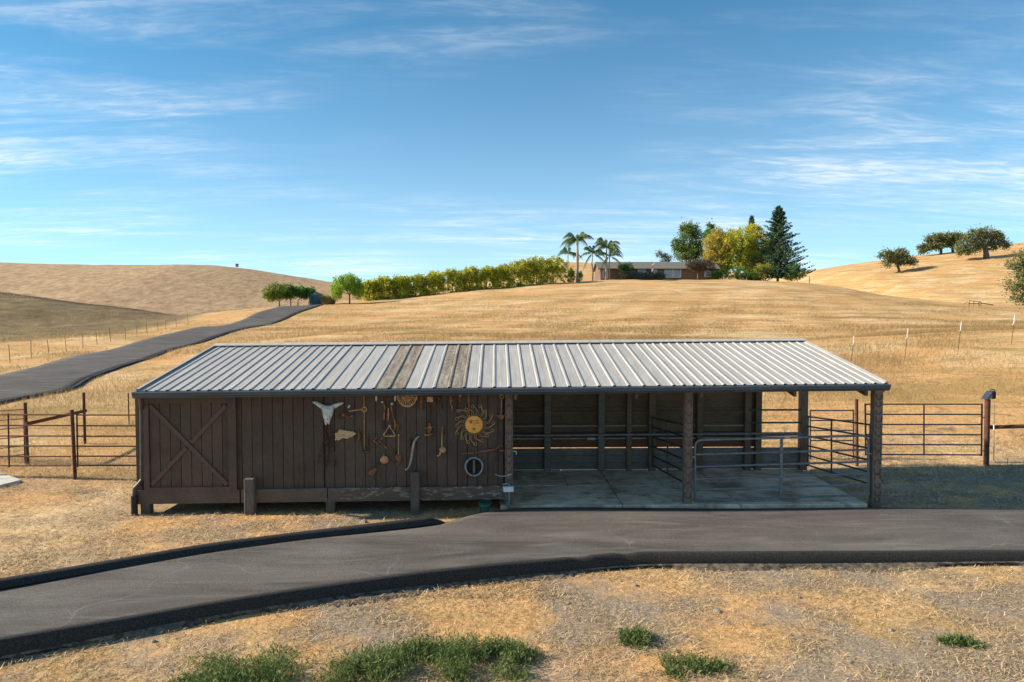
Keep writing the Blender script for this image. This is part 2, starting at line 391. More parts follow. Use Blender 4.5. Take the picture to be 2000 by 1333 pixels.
_in = (_yf > _loY - 0.25) & (_yf < _upY + 0.25) & (np.abs(_xf) < 25)
_gz = np.where(_in, np.minimum(_gz, -0.10), _gz)
_slab = (_xf > 0.0) & (_xf < 8.2) & (_yf > 14.2) & (_yf < 18.6); _gz = np.where(_slab, np.minimum(_gz, -0.12), _gz)
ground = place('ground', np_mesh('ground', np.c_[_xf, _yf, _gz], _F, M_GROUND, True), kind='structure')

# ------------------------------------------------------------------ paving
def asphalt_mat(name, dark):
    t = NT(name); co = t.coord('World'); a = t.noise(co, 60, 3, 0.7); b = t.noise(t.coord('World', (0.35, 1.3, 1), (0, 0, R(-20))), 0.9, 6, 0.65, 0.7)
    d = t.noise(co, 0.35, 3, 0.5)
    k = dark
    col = t.mix(t.ramp(b, [(0.35, 0.0), (0.7, 0.85)]), (0.050*k, 0.046*k, 0.042*k), (0.15*k, 0.139*k, 0.126*k))
    col = t.mix(t.ramp(d, [(0.4, 0.0), (0.65, 0.55)]), col, (0.070*k, 0.060*k, 0.054*k))
    col = t.mix(1.0, col, t.ramp(a, [(0.28, 0.45), (0.5, 1.0), (0.72, 1.7)]), 'MULTIPLY')
    st = t.ramp(t.noise(t.coord('World', (0.25, 2.6, 1), (0, 0, R(-24))), 1.3, 8, 0.7, 1.5), [(0.54, 0.0), (0.70, 0.6)])
    col = t.mix(st, col, (0.16*k, 0.15*k, 0.14*k))
    cr = t.n('ShaderNodeTexVoronoi', feature='DISTANCE_TO_EDGE'); cr.inputs['Scale'].default_value = 0.32
    w_ = t.n('ShaderNodeVectorMath', operation='ADD'); t.l(co, w_.inputs[0])
    nz = t.n('ShaderNodeTexNoise'); nz.inputs['Scale'].default_value = 1.1; t.l(co, nz.inputs[0]); t.l(nz.outputs[1], w_.inputs[1]); t.l(w_.outputs[0], cr.inputs[0])
    crack = t.math('MULTIPLY', t.ramp(cr.outputs[0], [(0.0, 1.0), (0.006, 0.0)]), t.ramp(d, [(0.5, 0.0), (0.58, 0.32)]))
    col = t.mix(crack, col, (0.24*k, 0.23*k, 0.21*k))
    t.bump(a, 0.35, 0.006)
    return t.fin(col, 0.88, 0, 0.25)
M_ASPH = asphalt_mat('worn_asphalt', 1.22)
M_DRIVE = asphalt_mat('driveway_asphalt', 1.0)
M_BERM = simple('sealed_black_asphalt', (0.014, 0.013, 0.0125), (0.050, 0.046, 0.042), 45, 0.9, bump=0.15, kind='World')
def strip(rows, mat, name, **kw):
    V = np.array(rows); m, n = V.shape[:2]; i = np.arange(m*n).reshape(m, n)
    F = np.c_[i[:-1, :-1].ravel(), i[:-1, 1:].ravel(), i[1:, 1:].ravel(), i[1:, :-1].ravel()]
    par = kw.pop('parent', None); sm = kw.pop('smooth', True)
    return place(name, np_mesh(name, V.reshape(-1, 3), F, mat, sm), par, (0, 0, 0), **kw)
rows = []
for i in range(LANE_N):
    a, b = LOL[i], UPL[i]; rows.append([(a[0], a[1], -0.2)] + [(*(a + (b - a)*t), 0.012*math.sin(3*t + i*0.15) - 0.004*(1 - t)) for t in np.linspace(0, 1, 14)] + [(b[0], b[1], -0.2)])
lane = strip(rows, M_ASPH, 'road', kind='structure')
def berm(line, side, prof, name, i0, i1, seed, bites=()):
    rg = random.Random(seed); rows = []; L = line[i0:i1]; n = len(L)
    for i in range(n):
        a = L[max(i - 1, 0)]; b = L[min(i + 1, n - 1)]; t = (b - a)/max(np.hypot(*(b - a)), 1e-6); nrm = np.array([-t[1], t[0]])*side
        k = min(1.0, (i + 0.3)/5.0, (n - 1 - i + 0.3)/5.0); wob = 1 + 0.05*math.sin(i*0.11 + seed) + rg.uniform(-.006, .006)
        for c, hw, dep in bites: k = min(k, 1 - dep*max(0, 1 - abs(L[i][0] - c)/hw))
        rows.append([(*(L[i] + nrm*d), (z*(k*wob if z > 0 else 1))) for d, z in prof])
    return strip(rows, M_BERM, name, parent=lane, smooth=False)
def resample(L, n):
    s = np.r_[0, np.cumsum(np.hypot(*np.diff(L, axis=0).T))]; t = np.linspace(0, s[-1], n)
    return np.c_[np.interp(t, s, L[:, 0]), np.interp(t, s, L[:, 1])]
LO2, UP2 = resample(LOL, 420), resample(UPL, 420)
berm(LO2, -1, [(-0.03, 0.004), (0.005, 0.035), (0.03, 0.05), (0.085, 0.048), (0.11, 0.03), (0.13, -0.10), (0.15, -0.30)], 'kerb', 0, 420, 3, [(1.35, .22, .75), (2.15, .2, .6)])
_e = int(np.argmin(np.abs(UP2[:, 0] + 0.95)))
berm(UP2, 1, [(-0.04, 0.004), (-0.015, 0.085), (0.02, 0.115), (0.10, 0.12), (0.15, 0.10), (0.19, 0.02), (0.22, -0.25)], 'kerb', 0, _e, 5)
# crumbled lower course of old asphalt below the kerb
rg = random.Random(9); rows = []
L = LO2
for i in range(len(L)):
    a = L[max(i - 1, 0)]; b = L[min(i + 1, len(L) - 1)]; t = (b - a)/np.hypot(*(b - a)); nrm = np.array([t[1], -t[0]])
    w_ = 0.23 + 0.07*math.sin(i*0.11) + rg.uniform(-.02, .02) + 0.07*math.sin(i*0.043 + 2); h0 = -0.165 + rg.uniform(-.012, .012)
    gz_ = max(hz(*(L[i] + nrm*.3)), -.36)
    rows.append([(*(L[i] + nrm*.12), gz_ + .07), (*(L[i] + nrm*.18), gz_ + .05 + rg.uniform(-.007, .007)), (*(L[i] + nrm*(.15 + (w_ - .15)*.5)), gz_ + .035 + rg.uniform(-.01, .01)), (*(L[i] + nrm*(w_ + rg.uniform(-.05, .05))), gz_ + .01 + rg.uniform(-.008, .008)), (*(L[i] + nrm*(w_ + .08)), gz_ - .08)])
M_CRUMB = simple('crumbled_asphalt', (0.035, 0.030, 0.026), (0.20, 0.16, 0.115), 11, 0.95, bump=0.9, kind='World')
strip(rows, M_CRUMB, 'crumbled_edge', parent=lane)
# the long driveway
dp = []
for y, xr, xl, d in DRIVE: dp.append((P(xl, y, d)[:2], P(xr, y, d)[:2]))
dp.append((dp[-1][0] + np.array([-1.5, 14]), dp[-1][1] + np.array([-2.0, 14]))); dp.append((dp[-1][0] + np.array([-4, 30]), dp[-1][1] + np.array([-5, 30])))
dl = np.array([q[0] for q in dp]); dr = np.array([q[1] for q in dp]); s = np.linspace(0, len(dp) - 1, 240); ii = np.arange(len(dp))
def sm(a):
    q = np.c_[np.interp(s, ii, a[:, 0]), np.interp(s, ii, a[:, 1])]
    for _ in range(400): q[1:-1] = (q[:-2] + 2*q[1:-1] + q[2:])/4
    return q
dl, dr = sm(dl), sm(dr)
# a ragged spill of old paving where the driveway bulges
rg = random.Random(4)
for i in range(len(dr)):
    bul = math.exp(-((dr[i][1] - 31.5)/2.2)**2)*0.6
    dr[i] = dr[i] + np.array([bul + rg.uniform(-.025, .025), 0])
rows = []
for i in range(len(dl)):
    t = np.linspace(0, 1, 9); q = dl[i][None]*(1 - t[:, None]) + dr[i][None]*t[:, None]; zz_ = H(q[:, 0], q[:, 1]); zz_ = np.linspace(zz_[0], zz_[-1], 9)*.6 + zz_*.4 + 0.06
    r = [(q[0, 0] - .1, q[0, 1], zz_[0] - .5)] + [(q[k, 0], q[k, 1], zz_[k]) for k in range(9)] + [(q[8, 0] + .12, q[8, 1], zz_[8] - .6)]
    rows.append(r)
drive = strip(rows, M_DRIVE, 'driveway', kind='structure', smooth=False)
rows = []
for i in range(len(dr)):
    x, y = dr[i]; z = hz(x, y) + 0.06; k = 0.42 + 0.12*math.sin(i*0.4) + rg.uniform(-.05, .05)
    rows.append([(x - .10, y, z + .02), (x + .02, y, z + .09*k), (x + .14, y - .03, z + .07*k), (x + .24, y - .06, z - .5)])
strip(rows, M_BERM, 'kerb', parent=drive)

# ------------------------------------------------------------------ barn materials
def paint_mat(name, c1, c2, peel=0.0, grain=(6, 6, 1.2)):
    t = NT(name); co = t.coord('World'); a = t.noise(t.coord('World', grain), 6, 5, 0.65, 0.3); b = t.noise(co, 1.6, 4, 0.6)
    col = t.ramp(a, [(0.3, c1), (0.7, c2)])
    col = t.mix(1.0, col, t.ramp(b, [(0.3, 0.82), (0.7, 1.15)]), 'MULTIPLY')
    col = t.mix(1.0, col, t.ramp(t.objrand(), [(0, 0.88), (1, 1.1)]), 'MULTIPLY')
    sc = t.ramp(t.noise(t.coord('World', (1.2, 1, 5), (0, 0.25, 0)), 5.5, 7, 0.75, 0.9), [(0.70, 0.0), (0.76, 0.55)])
    col = t.mix(t.math('MULTIPLY', sc, 0.35), col, (0.20, 0.175, 0.15))
    if peel > 0:
        pm = t.ramp(t.noise(t.coord('World', (1.6, 1, 6.5)), 2.6, 7, 0.7, 0.6), [(0.60 - peel*0.06, 0.0), (0.64 - peel*0.05, 1.0)])
        g = t.n('ShaderNodeNewGeometry'); s = t.n('ShaderNodeSeparateXYZ'); t.l(g.outputs['Position'], s.inputs[0])
        q = t.n('ShaderNodeMapRange', interpolation_type='SMOOTHSTEP'); t.l(s.outputs[0], q.inputs[0]); q.inputs[1].default_value = -4.2; q.inputs[2].default_value = -2.0
        col = t.mix(t.math('MULTIPLY', t.math('MULTIPLY', pm, q.outputs[0]), 0.9), col, (0.34, 0.27, 0.21))
    t.bump(a, 0.35, 0.006)
    return t.fin(col, 0.78, 0, 0.25)
M_WALL = paint_mat('brown_painted_boards', (0.086, 0.056, 0.039), (0.120, 0.082, 0.059))
M_TRIM = paint_mat('brown_painted_trim', (0.099, 0.065, 0.046), (0.140, 0.096, 0.070))
M_BEAM = paint_mat('peeling_brown_beam', (0.107, 0.076, 0.056), (0.156, 0.116, 0.089), 1.0, (1.2, 6, 6))
M_POST = paint_mat('weathered_brown_post', (0.144, 0.094, 0.065), (0.263, 0.181, 0.131))
M_INNER = paint_mat('old_interior_planks', (0.108, 0.074, 0.045), (0.189, 0.136, 0.086), 0.0, (1.2, 6, 6))
M_KICK = paint_mat('grey_kick_planks', (0.125, 0.110, 0.094), (0.225, 0.198, 0.169), 0.0, (1.2, 6, 6))
M_RAIL = paint_mat('pale_weathered_rail', (0.26, 0.21, 0.16), (0.42, 0.35, 0.28), 0.0, (1.2, 6, 6))
M_STUB = paint_mat('grey_weathered_stub', (0.085, 0.068, 0.055), (0.15, 0.125, 0.105))
M_RED = paint_mat('red_brown_planks', (0.120, 0.053, 0.032), (0.180, 0.083, 0.048), 0.0, (1.2, 6, 6))
M_DARK = simple('dark_void', (0.012, 0.010, 0.009), (0.02, 0.017, 0.015), 5, 0.9)
M_GUTTER = simple('slate_gutter', (0.050, 0.062, 0.074), (0.075, 0.090, 0.104), 3, 0.38, 0.2, 0.5, (0.5, 3, 3))
M_PIPE_B = simple('brown_downspout', (0.055, 0.045, 0.038), (0.085, 0.070, 0.058), 6, 0.5)
M_BLACK = simple('black_plastic', (0.012, 0.012, 0.013), (0.025, 0.025, 0.026), 10, 0.5)
M_RUST = simple('rusty_iron', (0.110, 0.051, 0.027), (0.460, 0.196, 0.087), 14, 0.85, 0.15, 0.3, bump=0.3)
M_RUSTD = simple('dark_rusty_iron', (0.044, 0.024, 0.015), (0.170, 0.078, 0.042), 16, 0.85, 0.15, 0.3, bump=0.3)
M_RUSTL = simple('tan_rusty_iron', (0.400, 0.204, 0.091), (0.760, 0.425, 0.203), 18, 0.8, 0.1, 0.3, bump=0.3)
M_RUSTP = simple('rust_red_pipe', (0.075, 0.030, 0.020), (0.135, 0.058, 0.036), 9, 0.75, 0.1, 0.3, kind='World')
M_STEEL = simple('grey_painted_tube', (0.137, 0.140, 0.145), (0.226, 0.230, 0.236), 11, 0.5, 0.3, 0.4, kind='World')
M_STEELD = simple('dark_steel_tube', (0.050, 0.050, 0.055), (0.085, 0.085, 0.090), 11, 0.5, 0.3, 0.4, kind='World')
M_GALV = simple('galvanised_steel', (0.180, 0.195, 0.210), (0.315, 0.330, 0.345), 12, 0.45, 0.6, 0.5)
M_WHITE = simple('white_plastic', (0.62, 0.61, 0.58), (0.80, 0.79, 0.76), 9, 0.5)
def roof_mat(name, old):
    t = NT(name); co = t.coord('World'); lg = t.coord('World', (5, 0.35, 1)); n = t.noise(lg, 2.2, 6, 0.65, 0.5); f = t.noise(co, 25, 4, 0.7)
    if old:
        blk = t.noise(t.coord('World', (9, 3.5, 1)), 1.7, 3, 0.6)
        col = t.ramp(n, [(0.3, (0.15, 0.125, 0.10)), (0.5, (0.25, 0.215, 0.17)), (0.72, (0.39, 0.345, 0.285))])
        col = t.mix(1.0, col, t.ramp(blk, [(0.35, 0.7), (0.65, 1.15)]), 'MULTIPLY')
        t.bump(f, 0.3, 0.004); return t.fin(col, 0.85, 0.0, 0.3)
    col = t.ramp(n, [(0.28, (0.325, 0.314, 0.297)), (0.52, (0.403, 0.392, 0.370)), (0.75, (0.515, 0.487, 0.431))])
    col = t.mix(1.0, col, t.ramp(t.objrand(), [(0, 0.94), (1, 1.05)]), 'MULTIPLY')
    col = t.mix(1.0, col, t.ramp(f, [(0.3, 0.92), (0.7, 1.06)]), 'MULTIPLY')
    return t.fin(col, 0.6, 0.0, 0.35)
M_ROOF, M_ROOFOLD = roof_mat('pale_grey_metal_roof', False), roof_mat('weathered_fibreglass_roof', True)
def concrete_mat():
    t = NT('stained_concrete'); co = t.coord('World'); a = t.noise(co, 1.3, 7, 0.62, 1.0); b = t.noise(t.coord('World', (0.5, 2.4, 1)), 2.4, 6, 0.7, 0.8); f = t.noise(co, 40, 3, 0.7)
    col = t.ramp(a, [(0.34, (0.34, 0.23, 0.14)), (0.48, (0.62, 0.47, 0.33)), (0.60, (0.82, 0.67, 0.49))])
    col = t.mix(t.ramp(b, [(0.50, 0.0), (0.60, 0.8)]), col, (0.88, 0.76, 0.58))
    col = t.mix(t.ramp(t.noise(co, 0.9, 5, 0.6, 0.4), [(0.52, 0.0), (0.66, 0.75)]), col, (0.26, 0.17, 0.10))
    col = t.mix(1.0, col, t.ramp(f, [(0.3, 0.85), (0.7, 1.1)]), 'MULTIPLY'); t.bump(f, 0.2, 0.003)
    return t.fin(col, 0.85, 0, 0.3)
M_CONC = concrete_mat()

# ------------------------------------------------------------------ concrete stall floor
YE, YF, YB, YR = 14.42, 14.85, 18.10, 18.42       # eave edge, front wall, back wall, upper roof edge
XL, XS, XR = -7.43, 0.33, 7.98                     # left wall, start of the open stalls, right end
floor_ = place('concrete_floor', None, kind='structure')
def slab(x0, x1, y0, y1, dz):
    g = 0.016
    build('slab_panel', MB().box(((x0 + x1)/2, (y0 + y1)/2, -0.12 + dz/2), (x1 - x0 - g, y1 - y0 - g, 0.24 + dz), 0.012), M_CONC, floor_)
for x0, x1, dz in ((XS - .25, 2.66, 0.0), (2.66, 5.16, 0.004), (5.16, 7.86, 0.0)): slab(x0, x1, 14.72, 16.42, dz)
for x0, x1, dz in ((XS - .25, 1.66, 0.005), (1.66, 2.66, 0.0), (2.66, 3.9, 0.003), (3.9, 5.16, 0.0), (5.16, 6.5, 0.004), (6.5, 7.86, 0.0)): slab(x0, x1, 16.42, 18.16, dz)

# ------------------------------------------------------------------ barn
def S(x): return 0.0078*x                          # the barn follows the fall of the site a little
barn = thing('barn', (0, YF, 0), 'long dark brown barn with pale ribbed metal roof, plank wall and open stalls', 'barn')
ZE = 2.52; TANP = 0.178; PA = math.atan(TANP)      # eave height under the roof sheet, pitch
def roofz(x, y): return ZE + S(x) + (y - YE)*TANP
# roof: one sheet per rib
roof = place('roof', None, barn, (0, YE, ZE))
LR = (YR - YE)/math.cos(PA)
def panel_mesh(wd, mat, name):
    rb, rt, h = 0.036, 0.017, 0.022; mb = MB(); t = 0.004
    xs = [(0, 0), (wd*.33 - .012, 0), (wd*.33, .002), (wd*.33 + .012, 0), (wd*.66 - .012, 0), (wd*.66, .002), (wd*.66 + .012, 0), (wd - 2*rb, 0), (wd - rb - rt, h), (wd - rb + rt, h), (wd + .001, 0)]
    n = len(xs); v = []
    for y in (0, LR): v += [(x, y, z) for x, z in xs] + [(x, y, z - t) for x, z in xs]
    f = [(i, i + 1, 2*n + i + 1, 2*n + i) for i in range(n - 1)] + [(n + i, 3*n + i, 3*n + i + 1, n + i + 1) for i in range(n - 1)]
    f += [(i, n + i, n + i + 1, i + 1) for i in range(n - 1)] + [(2*n + i, 2*n + i + 1, 3*n + i + 1, 3*n + i) for i in range(n - 1)]
    f += [(0, 2*n, 3*n, n), (n - 1, 2*n - 1, 4*n - 1, 3*n - 1)]
    return mb.add(v, f).mesh(name, mat)
XE0, XE1 = P(268, 757, YE)[0], P(1728, 749, YE)[0]
WN, WW = 0.2085, 0.3055
PM = {('n', 0): panel_mesh(WN, M_ROOF, 'roof_panel'), ('w', 0): panel_mesh(WW, M_ROOF, 'roof_panel'), ('w', 1): panel_mesh(WW, M_ROOFOLD, 'weathered_panel')}
x = XE0; xw0, xw1 = P(612, 755, YE)[0], P(1318, 753, YE)[0]; o0, o1 = [(P(a, 755, YE)[0], P(b, 755, YE)[0]) for a, b in ((741, 800), (859, 918))]
rg = random.Random(2)
while x < XE1 - 0.1:
    wide = xw0 <= x < xw1; wd = WW if wide else WN; c = x + wd/2
    old = wide and (o0[0] < c < o0[1] or o1[0] < c < o1[1])
    o = place('weathered_panel' if old else 'roof_panel', PM[('w' if wide else 'n', 1 if old else 0)], roof, (x, YE + rg.uniform(-.012, .008), roofz(x, YE) + rg.uniform(0, .003)))
    o.rotation_euler = (PA, 0, 0); x += wd
    if old: o['label'] = 'weathered translucent brownish roof panel'
XE1 = x
mb = MB(); y0, y1 = YR - .17, YR + .05          # cap flashing along the upper edge
capv = [(y0, .045), (y0 + .01, .06), (y1, .065), (y1, -.12), (y1 - .012, -.12), (y1 - .012, .05), (y0 + .01, .045)]
mb.add([(xx, yy, roofz(xx, yy) + zz_) for xx in (XE0 - .02, XE1 + .02) for yy, zz_ in capv], [(i, (i + 1) % 7, (i + 1) % 7 + 7, i + 7) for i in range(7)] + [tuple(range(7)), tuple(range(13, 6, -1))])
build('ridge_cap', mb, M_ROOF, roof)
for xx, sg in ((XE0, -1), (XE1, 1)):                # side trims
    a, b = (xx, YE, roofz(xx, YE)), (xx, YR, roofz(xx, YR)); mb = MB()
    q = [(-.03*sg, .045), (.025*sg, .045), (.025*sg, -.12), (.012*sg, -.12), (.012*sg, .032), (-.03*sg, .032)]
    mb.add([(p[0] + dx, p[1], p[2] + dz) for p in (a, b) for dx, dz in q], [(i, (i + 1) % 6, (i + 1) % 6 + 6, i + 6) for i in range(6)] + [tuple(range(6)), tuple(range(11, 5, -1))])
    build('edge_trim', mb, M_ROOF, roof)
# purlins and rafters under the sheets
for yy in (YE + .12, 15.4, 16.3, 17.2, YB + .05):
    mb = MB(); mb.add([(xx, yy + dy, roofz(xx, yy) + dz) for xx in (XE0 + .1, XE1 - .1) for dy, dz in ((-.02, -.012), (.02, -.012), (.02, -.13), (-.02, -.13))], [(0, 1, 5, 4), (1, 2, 6, 5), (2, 3, 7, 6), (3, 0, 4, 7), (0, 3, 2, 1), (4, 5, 6, 7)])
    build('purlin', mb, M_INNER, roof)
for xx in (0.4, 2.9, 4.25, 6.2, 7.7):
    mb = MB(); mb.add([(xx + dx, yy, roofz(xx, yy) + dz) for yy in (YE + .15, YB + .1) for dx, dz in ((-.03, -.13), (.03, -.13), (.03, -.30), (-.03, -.30))], [(0, 1, 5, 4), (1, 2, 6, 5), (2, 3, 7, 6), (3, 0, 4, 7), (0, 3, 2, 1), (4, 5, 6, 7)])
    build('rafter', mb, M_INNER, roof)
# gutter with a stepped face
prof = [(YE + .05, 0.0), (YE - .085, -.004), (YE - .10, -.02), (YE - .10, -.045), (YE - .085, -.055), (YE - .085, -.085), (YE - .06, -.105), (YE - .045, -.135), (YE + .05, -.135)]
gx0, gx1 = XE0 - .07, XE1 + .03; mb = MB(); n = len(prof)
mb.add([(xx, yy, ZE + S(xx) + zz_ - .008) for xx in (gx0, gx1) for yy, zz_ in prof], [(i, (i + 1) % n, (i + 1) % n + n, i + n) for i in range(n)] + [tuple(range(n)), tuple(range(2*n - 1, n - 1, -1))])
build('gutter', mb, M_GUTTER, barn)
# enclosed part: structural core behind the boards, side and back walls
ZT = ZE - 0.02
def sbox(mb, x0, x1, y0, y1, z0, z1):               # sheared box, top follows nothing but S
    mb.add([(xx, yy, zz_ + S(xx)) for zz_ in (z0, z1) for yy in (y0, y1) for xx in (x0, x1)], [(0, 2, 3, 1), (4, 5, 7, 6), (0, 1, 5, 4), (2, 6, 7, 3), (0, 4, 6, 2), (1, 3, 7, 5)]); return mb
core = MB(); core.add([(xx, yy, zz_ + S(xx)) for xx in (XL + .03, XS - .12) for yy, zz_ in ((YF + .03, .12), (YF + .03, ZT - .0), (YB, ZT + (YB - YF)*TANP - .03), (YB, .12))],
    [(0, 1, 2, 3), (7, 6, 5, 4), (0, 4, 5, 1), (1, 5, 6, 2), (2, 6, 7, 3), (3, 7, 4, 0)])
wall = build('wall', core, M_DARK, barn)
bw = 0.2135
def board(name, x0, wd, z0, z1, y, mat, parent, th=.026):
    h = z1 - z0; key = (name, round(wd, 3), round(h, 3), mat.name, th)
    if key not in BM: BM[key] = MB().box((0, 0, h/2), (wd, th, h), .006).mesh(name, mat)
    return place(name, BM[key], parent, (x0 + wd/2, y, z0 + S(x0 + wd/2)))
BM = {}
XD0, XD1 = P(282, 800, YF)[0], P(463, 800, YF)[0]     # door
x = XL + .0; xs_end = XS - .17
zb0 = 0.30
while x < xs_end - .02:
    wd = min(bw, xs_end - x); board('board', x, wd - .009, zb0, 2.44, YF + .015, M_WALL, wall); x += bw
y = YF + .05                                           # left side wall boards
while y < YB - .1:
    wd = min(bw, YB - y); h = 2.44 + (y - YF)*TANP - zb0
    place('board', MB().box((0, 0, h/2), (.026, wd - .009, h), .006).mesh('board', M_WALL), wall, (XL + .014, y + wd/2, zb0 + S(XL))); y += bw
y = YF + .2
while y < YB - .1:                                     # divider towards the stalls
    wd = min(bw, YB - y); h = 2.40 + (y - YF)*TANP - .02
    place('board', MB().box((0, 0, h/2), (.026, wd - .006, h), .005).mesh('board', M_INNER), wall, (XS - .105, y + wd/2, .02)); y += bw
# bottom beam
for x0, x1 in ((XL - .08, P(470, 960, YF)[0]), (P(473, 960, YF)[0], P(640, 960, YF)[0]), (P(642, 960, YF)[0], P(803, 960, YF)[0]), (P(806, 960, YF)[0], XS + .0)):
    build('base_beam', sbox(MB(), x0, x1, YF - .07, YF - .003, .125, .405), M_BEAM, barn)
mb = MB(); sbox(mb, XL - .02, XS, YF - .03, YF - .003, 2.36, 2.45); build('fascia_board', mb, M_TRIM, barn)
# sliding door with frame and cross brace
zd0, zd1 = .36, 2.34
def dz(px, py): return P(px, py, YF - .08)[2]
door = place('sliding_door', None, barn, ((XD0 + XD1)/2, YF - .05, zd0))
x = XD0 + .12
while x < XD1 - .13:
    wd = min(bw, XD1 - .11 - x); board('board', x, wd - .009, zd0 + .03, zd1 - .03, YF - .035, M_WALL, door); x += bw
yd = YF - .062
for x0, x1, z0, z1 in ((XD0, XD0 + .115, zd0, zd1), (XD1 - .165, XD1, zd0, zd1)): build('door_stile', sbox(MB(), x0, x1, yd - .022, yd + .012, z0, z1), M_TRIM, door)
for z0, z1 in ((zd0, zd0 + .11), (zd1 - .12, zd1)): build('door_rail', sbox(MB(), XD0 + .117, XD1 - .167, yd - .020, yd + .012, z0, z1), M_TRIM, door)
def bar(mb, a, b, wd, th):      # flat bar in the wall plane
    a = np.array(a, float); b = np.array(b, float); d = b - a; L = np.linalg.norm(d); ang = math.atan2(d[2], d[0])
    return mb.box((a + b)/2, (L, th, wd), .005, m=Matrix.Rotation(-ang, 4, 'Y'))
ax, bx_ = XD0 + .15, XD1 - .20; za, zb_ = zd0 + .16, zd1 - .17; sh = S((ax + bx_)/2)
build('cross_brace', bar(MB(), (ax, yd - .004, zb_ + sh), (bx_, yd - .004, za + sh), .085, .03), M_TRIM, door)
mid = ((ax + bx_)/2, (za + zb_)/2 + sh)
for p0, p1 in (((ax, za + sh), (mid[0] - .05, mid[1] - .05)), ((mid[0] + .05, mid[1] + .05), (bx_, zb_ + sh))):
    build('cross_brace', bar(MB(), (p0[0], yd - .003, p0[1]), (p1[0], yd - .003, p1[1]), .085, .03), M_TRIM, door)
build('door_track', sbox(MB(), XD0 - .05, XD1 + 1.9, YF - .10, YF - .032, 2.352, 2.39), M_TRIM, barn)
build('corner_board', sbox(MB(), XL - .03, XL + .075, YF - .045, YF - .003, .41, 2.36), M_TRIM, barn)
build('corner_board', sbox(MB(), P(633, 850, YF)[0] - .012, P(633, 850, YF)[0] + .012, YF - .012, YF + .02, .41, 2.36), M_DARK, barn)
# stub posts
for px, wpx, top, bot, yy in ((287, 18, 978, 1006, YF + .02), (488.5, 19, 936, 1001, YF - .16), (646.5, 17, 972, 1000, YF + .03), (811, 17, 923, 1001, YF - .16)):
    a = P(px, top, yy); b = P(px, bot, yy); wd = wpx*yy/F_PX
    m_ = MB().box((a[0], yy, (a[2] + b[2])/2 - .08), (wd, wd*.95, a[2] - b[2] + .2), .012)
    o = build('support_post', m_, M_STUB, barn)
# downspout and boot
ds = [P(275, 775, YF - .33), P(276, 786, YF - .2), P(277, 800, YF - .06), P(278, 936, YF - .06), P(271, 946, YF - .10), P(264, 953, YF - .14), P(262, 972, YF - .14)]
dsp = build('downspout', MB().tube(ds, [.055, .05, .047, .047, .045, .045, .045], 10), M_PIPE_B, barn, smooth=False)
for py in (812, 908): 
    c = P(277.6, py, YF - .06); build('pipe_strap', MB().tube([c + np.array([0, 0, -.012]), c + np.array([0, 0, .012])], .053, 10), M_PIPE_B, dsp)
build('drain_boot', MB().tube([P(262, 969, YF - .14), P(263, 1011, YF - .14)], .066, 12), M_BLACK, barn)

# stall posts with their horseshoes
def horseshoe_mesh(r=.062, up=False):
    mb = MB(); pts = []; 
    for k in range(13):
        a = R(-120 + 240*k/12); rr = r*(1.0 if abs(k - 6) < 4 else 0.97); pts.append((rr*math.sin(a), 0, -rr*1.12*math.cos(a)))
    v = []; f = []; n = len(pts)
    for i, p in enumerate(pts):
        d = np.array([p[0], 0, p[2]]); d = d/np.linalg.norm(d)
        for rr, yy in ((.013, .0), (.013, -.009), (-.011, -.009), (-.011, 0)):
            v.append((p[0] + d[0]*rr, yy, p[2] + d[2]*rr))
    for i in range(n - 1):
        for k in range(4): f.append((i*4 + k, i*4 + (k + 1) % 4, i*4 + 4 + (k + 1) % 4, i*4 + 4 + k))
    f += [(3, 2, 1, 0), tuple((n - 1)*4 + k for k in range(4))]
    return mb.add(v, f)
M_SHOE = simple('old_horseshoe_iron', (0.085, 0.055, 0.040), (0.165, 0.11, 0.08), 20, 0.7, 0.3, 0.4)
SHOE = horseshoe_mesh().mesh('horseshoe', M_SHOE)
rg = random.Random(11)
def stall_post(x, wd, yc, z0, z1, shoes, sz, roundy=False):
    mb = MB(); n = 7; rows_ = []
    if roundy:                                     # a trimmed pole, uneven along its height
        pts = [(x + .008*math.sin(i*2.1), yc, z0 + (z1 - z0)*i/9) for i in range(10)]
        mb.tube(pts, [wd*.56*(1 + .05*math.sin(i*1.7)) for i in range(10)], 8)
    else: mb.box((x, yc, (z0 + z1)/2), (wd, wd, z1 - z0), .012)
    p = build('stall_post', mb, M_POST, barn)
    yy = yc - wd*.5 - .003
    for i in range(shoes):
        z = z1 - .16 - i*sz + rg.uniform(-.01, .01)
        if z < z0 + .1: break
        o = place('horseshoe', SHOE, p, (x + rg.uniform(-.008, .008), yy, z)); o.rotation_euler = (0, rg.choice([0, 0, 0, math.pi]) + rg.uniform(-.12, .12), 0)
        s_ = rg.uniform(.9, 1.12); o.scale = (s_, 1, s_)
    return p
XP1, XP2, XP3 = P(994, 860, YF)[0], P(1343.5, 870, YF)[0], P(1713, 870, YF)[0]
stall_post(XP1, .165, YF - .03, .10, 2.37, 13, .158)
stall_post(XP2, .17, YF + .02, -.02, 2.42, 15, .158)
stall_post(XP3, .185, YF + .05, -.12, 2.44, 15, .158)
for xx in (XP1, XP2, XP3):                          # header block
    pass
build('stall_post', MB().box((XP1 + .02, YF - .02, .03), (.15, .15, .20), .01), M_POST, barn)
hd = sbox(MB(), XS - .05, XE1 - .12, YF - .05, YF + .05, 2.335, 2.45); build('header_beam', hd, M_TRIM, barn)
build('corner_bracket', MB().prism([(XP3 + .09, 2.40), (XP3 + .2, 2.40), (XP3 + .09, 2.27)], 'y', YF - .02, YF + .04, (0, 0, S(XP3))), M_TRIM, barn)
